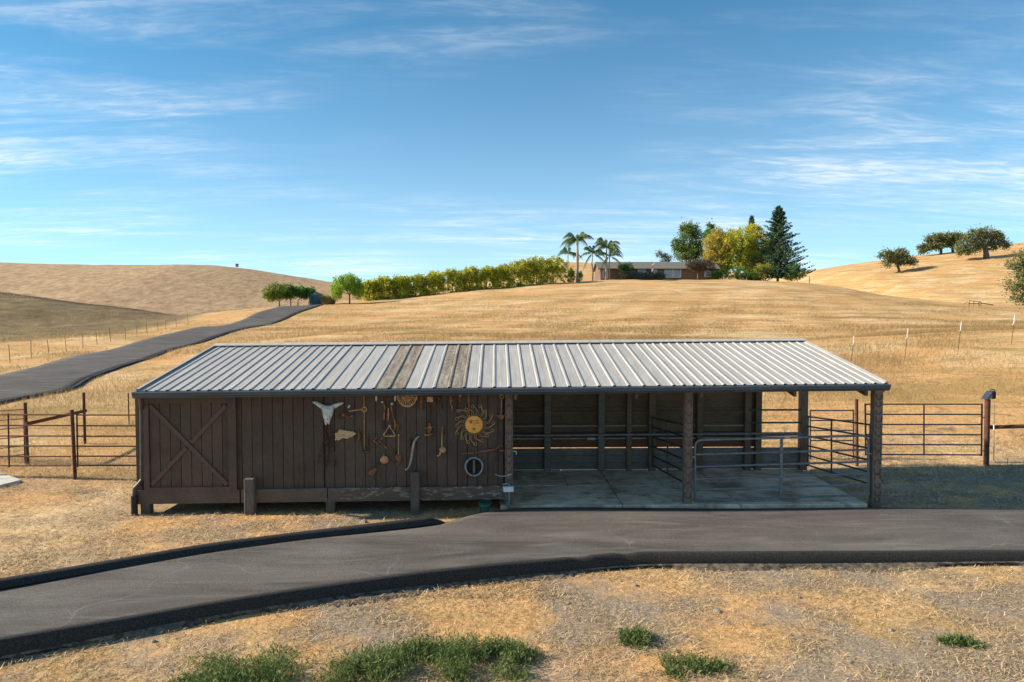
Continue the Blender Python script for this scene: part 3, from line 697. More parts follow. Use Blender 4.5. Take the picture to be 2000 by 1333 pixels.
# back wall of the stalls
XB1 = P(1486, 830, YB)[0]
back = place('back_wall', None, barn, (XS, YB, 0))
XBE = P(1566, 900, YB)[0]
z = .02; rows_ = []
for k, (z0, z1) in enumerate(((.02, .19), (.195, .375), (.38, .56))):
    for x0, x1 in ((XS - .09, 2.64), (2.65, 5.18), (5.19, XBE)): build('kick_plank', MB().box(((x0 + x1)/2, YB - .02 + .002*k, (z0 + z1)/2), (x1 - x0, .05, z1 - z0), .006), M_KICK, back)
z = .592; k = 0; rg = random.Random(7)
while z < 3.0:
    h = .20 if z < 2.2 else .24; mt = M_RED if z < .85 else M_INNER
    for x0, x1 in ((XS - .09, 2.64), (2.65, 5.18), (5.19, XB1)):
        build('plank', MB().box(((x0 + x1)/2, YB + (.018, .046)[k % 2] + rg.uniform(-.003, .003), z + h/2), (x1 - x0 - .006, .026, h + .03), .005), mt, back)
    z += h; k += 1
for px, wpx in ((1069, 13), (1174, 13), (1228, 10), (1273, 14), (1366, 12), (1459, 13), (1480, 12)):
    c = P(px, 850, YB - .1); build('back_post', MB().box((c[0], YB - .105, 1.46), (wpx*.0129, .14, 2.96), .01), M_INNER if px != 1069 and px != 1174 else M_KICK, back)
c = P(1569.5, 850, YB - .1); build('back_post', MB().box((c[0], YB - .05, 1.48), (.19, .18, 3.0), .012), M_POST, barn)
def zp(py, Y): return P(1200, py, Y)[2]
for py, x0, x1, mt, r_ in ((849, XS - .08, P(1566, 850, YB - .3)[0], M_STEEL, .034), ):
    build('stall_rail', MB().tube([(x0, YB - .24, zp(850.5, YB - .24)), (x1, YB - .24, zp(848, YB - .24))], r_, 8), mt, barn)
for py in (831.5, 856):
    for a, b in ((1003, 1062), (1077, 1167), (1181, 1262), (1281, 1358), (1372, 1453)):
        if py == 831.5 and a == 1281: continue
        x0, x1 = P(a, py, YB - .06)[0], P(b, py, YB - .06)[0]
        build('wall_rail', MB().box(((x0 + x1)/2, YB - .06, zp(py, YB - .06)), (x1 - x0, .11, .035), .006), M_RAIL, barn)
build('wall_rail', MB().box(((XS + XB1)/2, YB - .03, zp(806, YB - .03)), (XB1 - XS, .06, .07), .006), M_INNER, back)
for py in (802, 827):
    build('stall_rail', MB().tube([(XB1 - .35, YB - .19, zp(py, YB - .19)), (P(1564, py, YB - .1)[0], YB - .12, zp(py, YB - .12))], .024, 8), M_STEELD, barn)
build('stall_rail', MB().tube([(XB1 - .1, YB - .12, zp(853, YB - .12)), (XBE, YB - .12, zp(850, YB - .12))], .03, 8), M_STEEL, barn)
c = P(1155, 858, YB - .3); build('feed_box', MB().box((c[0], YB - .21, c[2]), (.23, .11, .075), .01), M_GALV, barn)
mb = MB(); c = P(1002, 882, 15.1); mb.tube([c, c + np.array([.06, 0, .005]), c + np.array([.07, 0, -.06])], .016, 8); build('spigot', mb, M_WHITE, barn)

# ------------------------------------------------------------------ gates, panels and posts
def tube_gate(name, label, corners, rails, r, mats, uprights=(), cat='gate', group=None, rounded=0.0, rail_ts=None, stiles=True, up_w=None):
    """corners: bottom-left, bottom-right, top-left, top-right points; rails: number of rails."""
    bl, br, tl, tr = [np.array(q, float) for q in corners]
    root = thing(name, (bl + br)/2, label, cat, group); fm, rm = mats
    ts = rail_ts or [i/(rails - 1) for i in range(rails)]
    L = lambda t: bl + (tl - bl)*t; Rr = lambda t: br + (tr - br)*t
    if rounded > 0:
        u = (tr - tl)/np.linalg.norm(tr - tl); v = (tl - bl)/np.linalg.norm(tl - bl); c = rounded; pts = [bl]
        for k in range(6):
            a = R(90*k/5); pts.append(tl + u*c - v*c + (-u*math.cos(a) + v*math.sin(a))*c)
        v2 = (tr - br)/np.linalg.norm(tr - br)
        for k in range(6):
            a = R(90 - 90*k/5); pts.append(tr - u*c - v2*c + (u*math.cos(a) + v2*math.sin(a))*c)
        pts.append(br); build('frame', MB().tube(pts, r*1.15, 8), fm, root)
        ts = ts[:-1]
    elif stiles:
        for a, b in ((bl, tl), (br, tr)): build('stile', MB().tube([a - (b - a)*.02, b + (b - a)*.015], r*1.15, 8), fm, root)
    for t in ts: build('rail', MB().tube([L(t), Rr(t)], r, 8), rm, root)
    for u in uprights:
        a, b = bl + (br - bl)*u, tl + (tr - tl)*u
        if up_w: build('brace', MB().box((a + b)/2 + np.array([0, .012, 0]), (up_w, .03, np.linalg.norm(b - a)), .004), fm, root)
        else: build('brace', MB().tube([a, b], r*.95, 8), fm, root)
    return root
yg = YF + .03
g = tube_gate('stall_gate', 'low grey tube gate with rounded top closing the right front stall', [P(1358, 978, yg), P(1696, 967, yg), P(1357, 860, yg), P(1696, 851, yg)], 6, .023, (M_STEEL, M_STEEL), (.497,), rounded=.14,
    rail_ts=[0, .178, .355, .56, .762, 1.0], up_w=.062)
for px, py in ((1353, 893), (1699, 886)):
    c = P(px, py, yg); build('latch', MB().box(c, (.10, .05, .045), .01), M_GALV, g)
c = P(1538, 855, yg - .03); build('tag_plate', MB().box(c, (.11, .006, .035), .002), simple('pale_pink_plate', (.45, .34, .32), (.55, .45, .42)), g)
tube_gate('divider_panel', 'grey tube panel dividing the two open stalls, behind the middle post', [P(1276, 910, YB - .2), P(1345, 948, YF + .15), P(1275, 816, YB - .2), P(1345, 832, YF + .15)], 6, .021, (M_STEELD, M_STEELD), (.0, .45), cat='panel')
tube_gate('side_panel', 'slanting grey tube panel closing the right side of the stall', [P(1578, 909, YB - .05), P(1700, 946, YF + .2), P(1578, 814, YB - .05), P(1700, 830, YF + .2)], 6, .021, (M_STEELD, M_STEELD), (.42,), cat='panel')
tube_gate('corral_fence', 'small dark tube panel behind the barn corner, ending at a rust red post', [P(1582.5, 900, 19.2), P(1667, 900, 19.0), P(1582.5, 802, 19.2), P(1667, 802, 19.0)], 6, .019, (M_STEELD, M_STEELD), (), cat='panel')
yg = 18.3
g = tube_gate('field_gate', 'wide six rail dark tube gate right of the barn, hung on charger post', [P(1691, 888, yg), P(1917, 889, yg), P(1690, 790, yg), P(1918, 790, yg)], 6, .019, (M_STEELD, M_STEELD), (.502,))
for py in (816, 881): c = P(1922, py, yg); build('hinge', MB().tube([c + np.array([-.06, 0, 0]), c + np.array([.03, 0, 0])], .012, 6), M_STEELD, g)
def rust_post(px, top, bot, Y, r, label, name='corral_post', group=None):
    a, b = P(px[0], top, Y), P(px[1], bot, Y); zg = min(b[2], hz(b[0], Y)) - .15
    o = thing(name, (b[0], Y, b[2]), label, 'post', group); build('pipe', MB().tube([(b[0], Y, zg), (a[0], Y, a[2])], r, 12), M_RUSTP, o)
    build('cap', MB().lathe([(r*1.04, 0), (r*1.04, .012), (r*.8, .03), (.002, .036)], (a[0], Y, a[2]), 12), M_RUSTP, o); return o
rust_post((1673, 1674), 782, 917, 18.5, .042, 'rust red pipe post behind the right barn corner, left of the wide gate')
cp_ = rust_post((1929, 1926), 782, 913, 18.4, .068, 'rust red pipe post carrying the solar fence charger')
rust_post((140.5, 147), 803, 932, 17.6, .044, 'tall rust red corral post nearest the barn door, between two rail panels')
rust_post((49, 54.5), 789, 901, 19.2, .042, 'rust red corral post at the lower end of the slanting brace pipe')
rust_post((163.5, 166), 769, 867, 22.0, .042, 'rust red corral post at the upper end of the slanting brace pipe')
b_ = thing('brace_pipe', P(110, 815, 20.5), 'thick rust red pipe slanting between two corral posts', 'pipe'); build('pipe', MB().tube([P(54, 828, 19.2), P(166, 803, 22.0)], .05, 10), M_RUSTP, b_)
for q_ in (P(54, 828, 19.2), P(166, 803, 22.0)): build('weld_collar', MB().ellipsoid(q_, (.06, .06, .06)), M_RUSTP, b_)
def zrails(pxl, pxr, Yl, Yr, ys, name, label, ups=(), r=.018, ysr=None):
    root = thing(name, P((pxl + pxr)/2, ys[-1], (Yl + Yr)/2), label, 'panel', 'rusty corral panels left of the barn')
    ysr = ysr or ys
    for y, y2 in zip(ys, ysr): build('rail', MB().tube([P(pxl, y, Yl), P(pxr, y2, Yr)], r, 8), M_RUSTP, root)
    for px in ups:
        t = (px - pxl)/(pxr - pxl); Y = Yl + (Yr - Yl)*t
        build('stile', MB().tube([P(px, ys[0] - 2, Y), P(px + 2, ys[-1] + 3, Y)], r*1.1, 8), M_RUSTP, root)
    return root
zrails(-160, 138, 17.9, 17.6, [810.5, 831.5, 852, 871.5, 892, 910], 'corral_fence', 'rusty six rail corral panel left of the tall front post, cut by the picture edge', (16,))
zrails(149, 272, 17.6, 17.55, [811, 832, 852.5, 872, 891.5, 909.5], 'corral_fence', 'rusty six rail corral panel between the tall post and the barn wall', (150,))
zrails(-160, 46, 20.4, 19.3, [812, 833, 853, 873, 893, 912], 'corral_fence', 'rusty corral panel receding behind the leftmost one, ending at a post', (47,), ysr=[800, 818, 835, 853, 871, 888])
r_ = thing('corner_rail', P(2000, 834, 18.3), 'rust red horizontal pipe running right from the charger post', 'rail'); build('pipe', MB().tube([P(1937, 835, 18.4), P(2120, 829, 18.0)], .05, 10), M_RUSTP, r_)
build('weld_collar', MB().ellipsoid(P(1937, 835, 18.4), (.055, .055, .058)), M_RUSTP, r_)
# solar fence charger
c = P(1934, 771, 18.4); ch = thing('fence_charger', (c[0], c[1], P(1929, 782, 18.4)[2]), 'black solar fence charger mounted on top of the rust red post', 'charger')
build('box', MB().box(c + np.array([.05, 0, -.01]), (.12, .16, .20), .015), M_BLACK, ch)
build('solar_panel', MB().prism([(c[0] - .16, c[2] - .12), (c[0] - .02, c[2] + .09), (c[0] - .01, c[2] + .06), (c[0] - .13, c[2] - .13)], 'y', c[1] - .12, c[1] + .12), simple('solar_glass', (.03, .035, .05), (.05, .055, .075), 5, .2, 0, .5), ch)
build('side_plate', MB().box(c + np.array([-.035, -.09, -.005]), (.05, .012, .17), .004), M_GALV, ch)
build('handle', MB().tube([c + np.array([-.02, -.02, .1]), c + np.array([0, -.02, .135]), c + np.array([.09, -.02, .13]), c + np.array([.10, -.02, .06])], .012, 6), M_BLACK, ch)
# thin white post with lead wire beside the charger
a, b = P(1942, 790, 18.2), P(1941, 900, 18.2); wp = thing('ground_wire_pole', b, 'thin pale conduit beside the charger post, bending along the ground', 'conduit')
build('conduit', MB().tube([a, P(1941.5, 850, 18.2), b, P(1945, 903, 18.2), P(2100, 905, 18.0)], .011, 6), M_GALV, wp)
build('coupling', MB().tube([P(1941.3, 830, 18.2), P(1941.3, 840, 18.2)], .018, 6), M_WHITE, wp); build('stake', MB().tube([P(1968, 896, 18.15), P(1968, 912, 18.15)], .01, 6), M_GALV, wp)
# step-in posts on the slope behind the gate
for i, (tx, ty, bx, by, Y) in enumerate(((1668, 656, 1662, 713, 29), (1773.5, 642, 1767, 703, 29.5), (1878, 628, 1871, 687, 30), (1982, 616, 1975, 674, 31))):
    a, b = P(tx, ty, Y), P(bx, by, Y); b[2] = hz(b[0], Y) - .05
    lab = ['white tipped step-in post nearest the barn roof', 'white tipped step-in post, second from the barn roof', 'white tipped step-in post, third from the barn roof', 'white tipped step-in post farthest right, at picture edge'][i]
    o = thing('fence_post', b, lab, 'post', 'white tipped posts on the slope'); d = (a - b)
    build('rod', MB().tube([b, b + d*.72], .011, 6), M_RUSTD, o); build('white_tip', MB().tube([b + d*.70, b + d*.80, a], [.014, .02, .016], 6), M_WHITE, o)
    build('step', MB().box(b + d*.70, (.15, .03, .03), .005), M_WHITE, o)
# T-posts along the driveway fence
TP = [(20, 650, 712), (61, 627, 702), (96, 601, 694), (130, 590, 690), (162, 565, 684), (190, 557, 676), (217, 541, 671), (245, 525, 666), (268, 515, 661), (288, 492, 655), (309, 490, 651), (324, 482, 647), (345, 470, 642), (368, 460, 637)]
mbp = {}
for i, (px, _, by) in enumerate(TP):
    Y = 47 + i*3.4; b = base(px, Y); h = 1.15 + .1*math.sin(i*2.3)
    b = hit(px, by - 2)
    o = thing('fence_post', b, 'rusty steel T-post in the wire fence along the driveway', 'post', 'T-posts along the driveway fence')
    ln = .07*math.sin(i*1.9)
    build('stem', MB().tube([b - np.array([0, 0, .2]), b + np.array([ln - .06, 0, h])], .02, 5), M_RUSTD, o); build('tip', MB().tube([b + np.array([ln*.92 - .055, 0, h*.92]), b + np.array([ln - .06, 0, h + .01])], .026, 5), M_GALV, o)
for nm, px, top, bot, Y, lab in (('fence_post', 252.5, 768, 842, 25, 'thin dark T-post standing in the straw left of the barn eave'),):
    b = P(px, bot, Y); b[2] = hz(b[0], Y); a = P(px - 2, top, Y); o = thing(nm, b, lab, 'post'); build('stem', MB().tube([b - np.array([0, 0, .2]), a], .022, 6), M_RUSTD, o); build('insulator', MB().box(P(px - 1.5, 780, Y), (.10, .03, .03), .004), M_WHITE, o)
# pale concrete pad by the corral
mb = MB(); pad = [G(-60, 922, .02), G(8, 925, .02), G(34, 934, .02), G(40, 937, .02), (G(0, 947, .02)), G(-60, 953, .02)]
_z = max(hz(q[0], q[1]) for q in pad) + .05
mb.prism([(q[0], q[1]) for q in pad], 'z', _z - .3, _z); build('concrete_pad', mb, simple('pale_concrete', (.42, .40, .37), (.62, .60, .56), 4, .85, kind='World'), label='pale flat concrete pad on the straw at the left picture edge', cat='pad')

# ------------------------------------------------------------------ things hung on the wall
def Wp(px, py, off=.03): return P(px, py, YF - off)
def K(px): return px*(YF/F_PX)                       # pixels to metres on the wall
def hang(name, px, py, label, cat='tool', group='old tools hung on the barn wall'): return thing(name, Wp(px, py, 0), label, cat, group)
def T(root, pts, r, mat, name='rod', off=.03, n=6, closed=False, smooth=False):
    rr = [K(x*1.22) for x in r] if isinstance(r, (list, tuple)) else K(r*1.22)
    return build(name, MB().tube([Wp(p[0], p[1], off if len(p) < 3 else p[2]) for p in pts], rr, n, True, closed), mat, root, smooth=smooth)
def plate(root, poly, mat, name, off=.02, th=.025):
    q = [Wp(p[0], p[1], off) for p in poly]; return build(name, MB().prism([(a[0], a[2]) for a in q], 'y', YF - off - th, YF - off), mat, root)
def blob(root, px, py, rx, ry, mat, name, off=.05, ryd=.04, **k): return build(name, MB().ellipsoid(Wp(px, py, off), (K(rx), ryd, K(ry)), 12, 8), mat, root, smooth=True)
def chain(root, pts, mat, r=.8, link=3.4, name='chain', off=.03):
    mb = MB(); p = [Wp(a, b, off) for a, b in pts]; seg = []
    for a, b in zip(p[:-1], p[1:]):
        n = max(1, int(np.linalg.norm(b - a)/K(link)))
        seg += [(a + (b - a)*(i + .5)/n, (b - a)/n) for i in range(n)]
    for i, (c, d) in enumerate(seg):
        u = d/np.linalg.norm(d); s_ = np.cross(u, [0, 1, 0]) if i % 2 else np.array([0, 1.0, 0]); l = np.linalg.norm(d)*.62
        mb.tube([c + u*l*math.cos(t) + s_*l*.55*math.sin(t) for t in np.linspace(0, 2*math.pi, 9)[:-1]], K(r), 4, False, True)
    return build(name, mb, mat, root)
M_BONE = simple('bleached_bone', (.50, .47, .41), (.80, .78, .73), 10, .75, bump=.3)
M_WOODT = simple('tan_driftwood', (.42, .25, .11), (.74, .52, .27), 7, .85, stretch=(1, 3, 6), bump=.6)
M_LEATH = simple('brown_leather', (.15, .055, .026), (.34, .13, .06), 12, .6)
M_GOLD = simple('gold_painted_metal', (.85, .34, .045), (.95, .50, .11), 9, .6, .1, .4, bump=.2)
M_WIREG = simple('tan_wire', (.40, .22, .09), (.58, .35, .15), 14, .6, .2)
M_HAME = simple('bleached_bent_wood', (.22, .15, .095), (.50, .42, .33), 8, .8, stretch=(4, 4, 1), bump=.4)
# steer skull
sk = hang('steer_skull', 640, 831, 'bleached white horned steer skull on the plank wall', 'skull', None)
prof = [(627, 793), (632, 791), (640, 792), (649, 791.5), (653.5, 794), (652, 799), (651.5, 805), (649.5, 812), (647, 817), (644.5, 825), (643, 830.5), (640.5, 827.5), (639, 827.5), (637, 831), (634.5, 829), (633, 822), (631, 815), (630, 808), (628.5, 801)]
c0 = np.mean(np.array(prof), axis=0); mb = MB(); v = []; n = len(prof)
for sc_, off in ((1, .0), (1.0, .05), (.82, .12), (.45, .155)):
    for p in prof: v.append(Wp(c0[0] + (p[0] - c0[0])*sc_, c0[1] + (p[1] - c0[1])*sc_ - (1 - sc_)*6, off + .01))
f = []
for i in range(3):
    for k in range(n): f.append((i*n + k, i*n + (k + 1) % n, (i + 1)*n + (k + 1) % n, (i + 1)*n + k))
f += [tuple(range(3*n, 4*n)), tuple(range(n))[::-1]]; mb.add(v, f); build('skull', mb, M_BONE, sk)
for pts in ([(630, 795), (625, 792), (619, 788.5), (613, 786), (610.5, 785.5)], [(650, 795), (656, 792.5), (662, 790), (668, 788), (671.5, 787.5)]):
    T(sk, pts, [4.0, 3.6, 2.9, 1.9, .6], M_BONE, 'horn', .07, 10, smooth=True)
for px, py, rx, ry, nm in ((639.8, 817.5, 2.3, 3.6, 'nose_opening'), (631.5, 803, 1.6, 2.2, 'eye_socket'), (649, 803, 1.6, 2.2, 'eye_socket')): blob(sk, px, py, rx, ry, M_DARK, nm, .135 if nm[0] == 'n' else .09, .022)
br = hang('leather_bridle', 640, 915, 'dark leather bridle and reins dangling under the steer skull', 'bridle')
for pts, r in (([(637, 831), (635, 845), (639, 860), (638, 880), (640, 903)], 1.5), ([(643, 832), (645, 848), (640, 862), (637, 868)], 1.6), ([(640, 848), (632, 862), (627, 880), (621, 905)], .7), ([(646, 838), (649, 860), (653, 890), (657, 914)], .9), ([(641, 862), (640, 885), (636, 915)], 1.1)): T(br, pts, r, M_RUSTD, 'strap')
for px, py in ((642, 842), (637, 866), (653, 885)): T(br, [(px + 2.2*math.cos(t), py + 2.2*math.sin(t)) for t in np.linspace(0, 6.28, 9)[:-1]], .6, M_RUST, 'buckle', closed=True)
ht = hang('hitch_fitting', 670, 815, 'rusty angular hitch plate with two rods right of the skull')
plate(ht, [(661, 813), (666, 803), (673, 800), (680, 806), (677, 817), (664, 820)], M_RUSTD, 'plate'); blob(ht, 670, 810, 3.2, 3, M_RUST, 'boss', .045)
T(ht, [(663, 819), (688, 813)], 1.0, M_RUST, 'pin'); T(ht, [(676, 797), (684, 791), (691, 795), (694, 803), (690, 811)], .45, M_RUSTD, 'wire'); plate(ht, [(679, 796), (682, 790.5), (684.5, 792), (681, 798)], M_BONE, 'tag', .045, .01); blob(ht, 687.5, 813, 1.7, 1.7, M_GALV, 'nut', .045, .02)
ro = hang('jack_rod', 712, 885, 'long thin rusty rod with a ring, ending in a small rusty jack')
T(ro, [(711, 768), (711.3, 800), (711.5, 850), (712, 876)], .7, M_RUSTL); T(ro, [(681, 804), (696, 801.5), (708, 799.5)], 1.0, M_RUSTL, 'handle', .04); T(ro, [(711.5 + 4.3*math.cos(t), 800 + 4.6*math.sin(t)) for t in np.linspace(0, 6.28, 13)[:-1]], .9, M_RUSTL, 'ring', .045, closed=True)
T(ro, [(709, 845), (709, 878), (719.5, 880), (719.5, 847)], .8, M_RUSTD, 'yoke'); plate(ro, [(706, 880), (721, 880), (719, 885), (708, 885)], M_RUSTD, 'foot'); blob(ro, 712, 877, 2.6, 2, M_RUST, 'nut', .05)
dw = hang('driftwood_slab', 675, 850, 'ragged tan slab of weathered wood below the skull', 'wood', None)
plate(dw, [(655, 846), (660, 845), (663, 838.5), (670, 840), (680, 842), (690, 843), (696, 846), (694, 849), (689, 851), (690, 853.5), (683, 854), (680, 857), (671, 855), (666, 858), (661, 861), (659.5, 858), (655.5, 860.5), (656, 852)], M_WOODT, 'slab', .005, .05)
for a_, b_2 in (((658, 851), (688, 848)), ((660, 855), (678, 852))): T(dw, [a_, b_2], [.9, .5], M_WOODT, 'ridge', .055)
lt = hang('leather_loop', 701, 864, 'brown leather loop beside the tan wood slab')
blob(lt, 701, 852, 3.8, 11, M_RUSTD, 'pad', .02, .02); T(lt, [(699.5, 862), (702, 852), (700, 843)], [1.6, 2.2, 1.4], M_LEATH, 'strap', .05)
st = hang('singletree', 754, 785, 'rusty bar with two pale hanging hooks under the eave')
T(st, [(737, 772), (745, 773.5), (763, 773.5), (771, 771.5)], [.9, 1.5, 1.5, .9], M_RUSTD, 'bar')
for px in (735, 772): T(st, [(px, 772), (px, 777), (px - .3, 784)], [.8, 1.9, .9], M_BONE, 'hook')
# half round grate
gr = hang('iron_grate', 796, 797, 'half round rusty iron grate with slots under the eave', 'grate')
mb = MB(); c0 = (795.5, 770.5)
def arc(r0, r1, a0, a1, n=8, off=.02, th=.03):
    q = [(c0[0] + r*math.cos(a), c0[1] + r*math.sin(a)*1.22) for r, aa in ((r0, np.linspace(a0, a1, n)), (r1, np.linspace(a1, a0, n))) for a in aa]
    q = [Wp(p[0], p[1], off) for p in q]; return MB().prism([(a[0], a[2]) for a in q], 'y', YF - off - th, YF - off)
build('rim', arc(17.8, 20.5, 0, math.pi, 22), M_RUSTL, gr); build('inner_ring', arc(9.5, 11, 0, math.pi, 16), M_RUSTL, gr); build('hub', arc(.5, 3.0, 0, math.pi, 8), M_RUSTL, gr); plate(gr, [(775, 769.5), (816, 769.5), (816, 772), (775, 772)], M_RUSTL, 'bar', .02, .03)
for k in range(13):
    a = math.pi*(k + .5)/13; build('spoke', arc(10.9, 17.9, a - .055, a + .055, 3, .02, .026), M_RUSTL, gr)
for k in range(7):
    a = math.pi*(k + .5)/7; build('spoke', arc(2.9, 9.6, a - .13, a + .13, 3, .02, .026), M_RUSTL, gr)
hm = hang('harness_hames', 760, 835, 'pair of rusty curved harness bars with chains above the triangle')
T(hm, [(746.5, 785), (750, 789), (751.5, 797), (750.5, 810), (750, 820)], [1.6, 1.3, 1.5, 1.6, 1.1], M_RUST, 'bar'); blob(hm, 746.5, 785.5, 2.2, 2, M_BONE, 'knob', .04, .025)
T(hm, [(764.5, 788), (764, 798), (768, 812), (771.5, 827), (771, 838), (768.5, 845)], [1.5, 1.3, 1.4, 1.8, 1.9, 1.2], M_RUST, 'bar'); blob(hm, 765.5, 789, 2.6, 2.6, M_BONE, 'knob', .04, .025)
T(hm, [(758.3, 797), (758.5, 810), (757.5, 822)], .9, M_RUSTL, 'pin'); chain(hm, [(749.5, 820), (748, 838)], M_RUSTD); chain(hm, [(771, 827), (778, 833), (777, 842)], M_RUST, 1.0)
tr = hang('dinner_triangle', 760, 853, 'tan metal dinner triangle among the tools', 'triangle')
T(tr, [(760.5, 832.5), (748.5, 850.5), (750, 852.5), (771.5, 852), (772, 850)], 1.0, M_RUSTL, 'triangle_bar', .06, closed=True); blob(tr, 761, 832.5, 2.8, 2.6, M_RUSTL, 'hanger', .05, .03); T(tr, [(758, 845), (763, 847.5)], 1.1, M_RUSTD, 'striker', .05)
kp = hang('angle_brackets', 743, 877, 'two rusty angle brackets crossing below the triangle')
T(kp, [(736, 855), (729.5, 860.5), (747, 873)], 1.2, M_RUST, 'bracket'); T(kp, [(747, 855.5), (740, 861.5), (756, 876.5)], 1.3, M_RUST, 'bracket', .05)
ld = hang('iron_ladle', 736, 930, 'rusty scoop with a round tan bowl and square blade')
build('bowl', MB().ellipsoid(Wp(750.5, 898.5, .06), (K(8.6), .05, K(7.6)), 16, 10), M_RUSTL, ld, smooth=True); T(ld, [(744, 897), (739, 905), (736.5, 914)], 1.0, M_RUSTD, 'handle', .05); plate(ld, [(719.5, 925.5), (722, 920), (733.5, 914), (736.5, 916.5), (735.5, 921), (726.5, 931)], M_LEATH, 'blade', .03, .02); T(ld, [(748, 890), (749.5, 886.5), (751, 890)], .8, M_RUSTL, 'hook')
sc = hang('iron_hook', 779, 910, 'thin rod ending in a jagged rusty iron head')
T(sc, [(778.5, 850), (778.2, 889)], .7, M_RUSTL); blob(sc, 778.5, 850, 1.6, 1.3, M_BONE, 'knob', .035, .02); plate(sc, [(773, 889), (776.5, 888), (778, 891), (782, 888), (783, 895), (782.5, 902), (779, 904), (775.5, 910), (773.5, 905), (776.5, 902), (775, 898), (772.5, 896)], M_RUST, 'head', .02, .03); chain(sc, [(771, 880), (771.5, 892), (774, 905)], M_RUSTD)
mw = hang('bent_wood_bar', 803, 918, 'long pale bent wooden bar hanging above the stub post', 'wood')
T(mw, [(819.5, 852.5), (813, 857), (808.5, 865), (806, 878), (803.5, 895), (800, 910), (796, 916), (792.5, 918)], [1.1, 1.8, 2.3, 2.3, 2.0, 1.8, 1.4, 1.6], M_HAME, 'bar', .05, 8, smooth=True); blob(mw, 793, 917.5, 2.1, 1.8, M_BONE, 'knob', .05, .03); T(mw, [(803.5 + 2.6*math.cos(t), 859 + 3*math.sin(t)) for t in np.linspace(0, 6.28, 9)[:-1]], .6, M_RUSTD, 'ring', closed=True); chain(mw, [(803.5, 862), (802, 872)], M_RUSTD)
rk = hang('tool_rack', 868, 773, 'rusty bar under the eave from which small tools hang', 'rack'); T(rk, [(817, 771.5), (845, 772), (880, 773.5), (912, 770.5)], 1.1, M_RUSTD, 'bar', .02)
for px in (822, 868, 908): T(rk, [(px, 769.5), (px, 773.5)], .8, M_RUSTD, 'nail', .02)
w1 = hang('wrench', 823, 807, 'short rusty wrench hanging right of the half round grate'); T(w1, [(823, 779), (822.5, 792), (822.8, 805)], [1.6, 1.9, 1.9], M_RUST, 'handle', .04); plate(w1, [(820.5, 779), (821, 774), (822.3, 777), (824, 777), (825.2, 774), (825.6, 779), (823, 781)], M_RUST, 'jaw', .03, .02)
pl_ = hang('padlock', 840, 786, 'squat tan iron box like a padlock on the tool rack'); plate(pl_, [(834, 777), (835, 775), (845, 775), (846, 777), (846, 785), (834, 785)], M_RUSTL, 'body', .02, .04); T(pl_, [(838, 776), (838, 772.5), (842, 772.5), (842, 776)], .8, M_RUST, 'shackle', .04); chain(pl_, [(841, 786), (841, 815)], M_RUSTD, .7)
tg = hang('iron_tongs', 857, 803, 'dark iron tongs spread open on the tool rack')
T(tg, [(851, 775), (858, 779), (862, 790), (866, 803)], [1.4, 1.6, 1.1, .7], M_RUSTD, 'arm'); T(tg, [(861, 774.5), (856, 780), (854, 790), (852, 800)], [1.4, 1.6, 1.1, .7], M_RUSTD, 'arm', .045); blob(tg, 857, 779, 1.6, 1.6, M_RUST, 'pivot', .06, .015)
ck = hang('chain_bundle', 882, 804, 'bundle of rusty chain links hanging from the tool rack', 'chain'); chain(ck, [(879, 774), (882, 785), (882, 802)], M_RUST, 1.2, 4.2); chain(ck, [(882, 774), (880, 784), (883.5, 798)], M_RUSTL, 1.0, 4); blob(ck, 880.5, 778, 3, 3, M_RUST, 'swivel', .04, .03)
rd = hang('ring_bolt', 899, 806, 'slim rusty ring bolt on the right end of the tool rack'); T(rd, [(898.5, 775), (898.5, 806)], .8, M_RUST); plate(rd, [(896, 771), (901.5, 771), (901, 776), (896.5, 776)], M_RUST, 'eye', .03, .02)
w2 = hang('long_wrench', 915, 815, 'long rusty box wrench half hidden by the sun ornament'); T(w2, [(915, 774), (915.5, 795), (916.5, 815)], [2.0, 1.7, 1.5], M_RUST, 'handle', .035); T(w2, [(915 + 2.6*math.cos(t), 771.5 + 3*math.sin(t)) for t in np.linspace(0, 6.28, 11)[:-1]], 1.1, M_RUST, 'ring_end', .035, closed=True)
dl_ = hang('chain_hoist', 838, 856, 'small rusty pulley block with crossbar, like a doll shape'); blob(dl_, 839, 829, 3, 3, M_RUST, 'block', .05, .035); plate(dl_, [(834, 834), (838, 831), (842, 832), (844, 838), (841, 842), (842, 850), (837, 846)], M_RUST, 'frame', .02, .04); T(dl_, [(829, 837), (847, 835)], .8, M_RUST, 'crossbar'); T(dl_, [(829, 850), (838, 850.5), (846, 847)], .9, M_RUSTL, 'lower_bar'); chain(dl_, [(841, 815), (840, 827)], M_RUSTD, .9); chain(dl_, [(845, 838), (845, 854)], M_RUSTD, .7)
oc = hang('oil_can', 860, 893, 'tan oil can with a long thin neck and curved spout'); T(oc, [(864, 835), (863, 855), (863, 875)], [.6, .9, 1.3], M_RUSTL, 'neck', .04); blob(oc, 864.5, 879, 6.6, 6.4, M_RUSTL, 'bowl', .06, .055); T(oc, [(860.5, 884), (858.5, 889), (854, 891.5)], [1.6, 1.3, 1.5], M_RUSTL, 'spout', .06); chain(oc, [(866, 837), (866.5, 850)], M_RUSTD, .6)
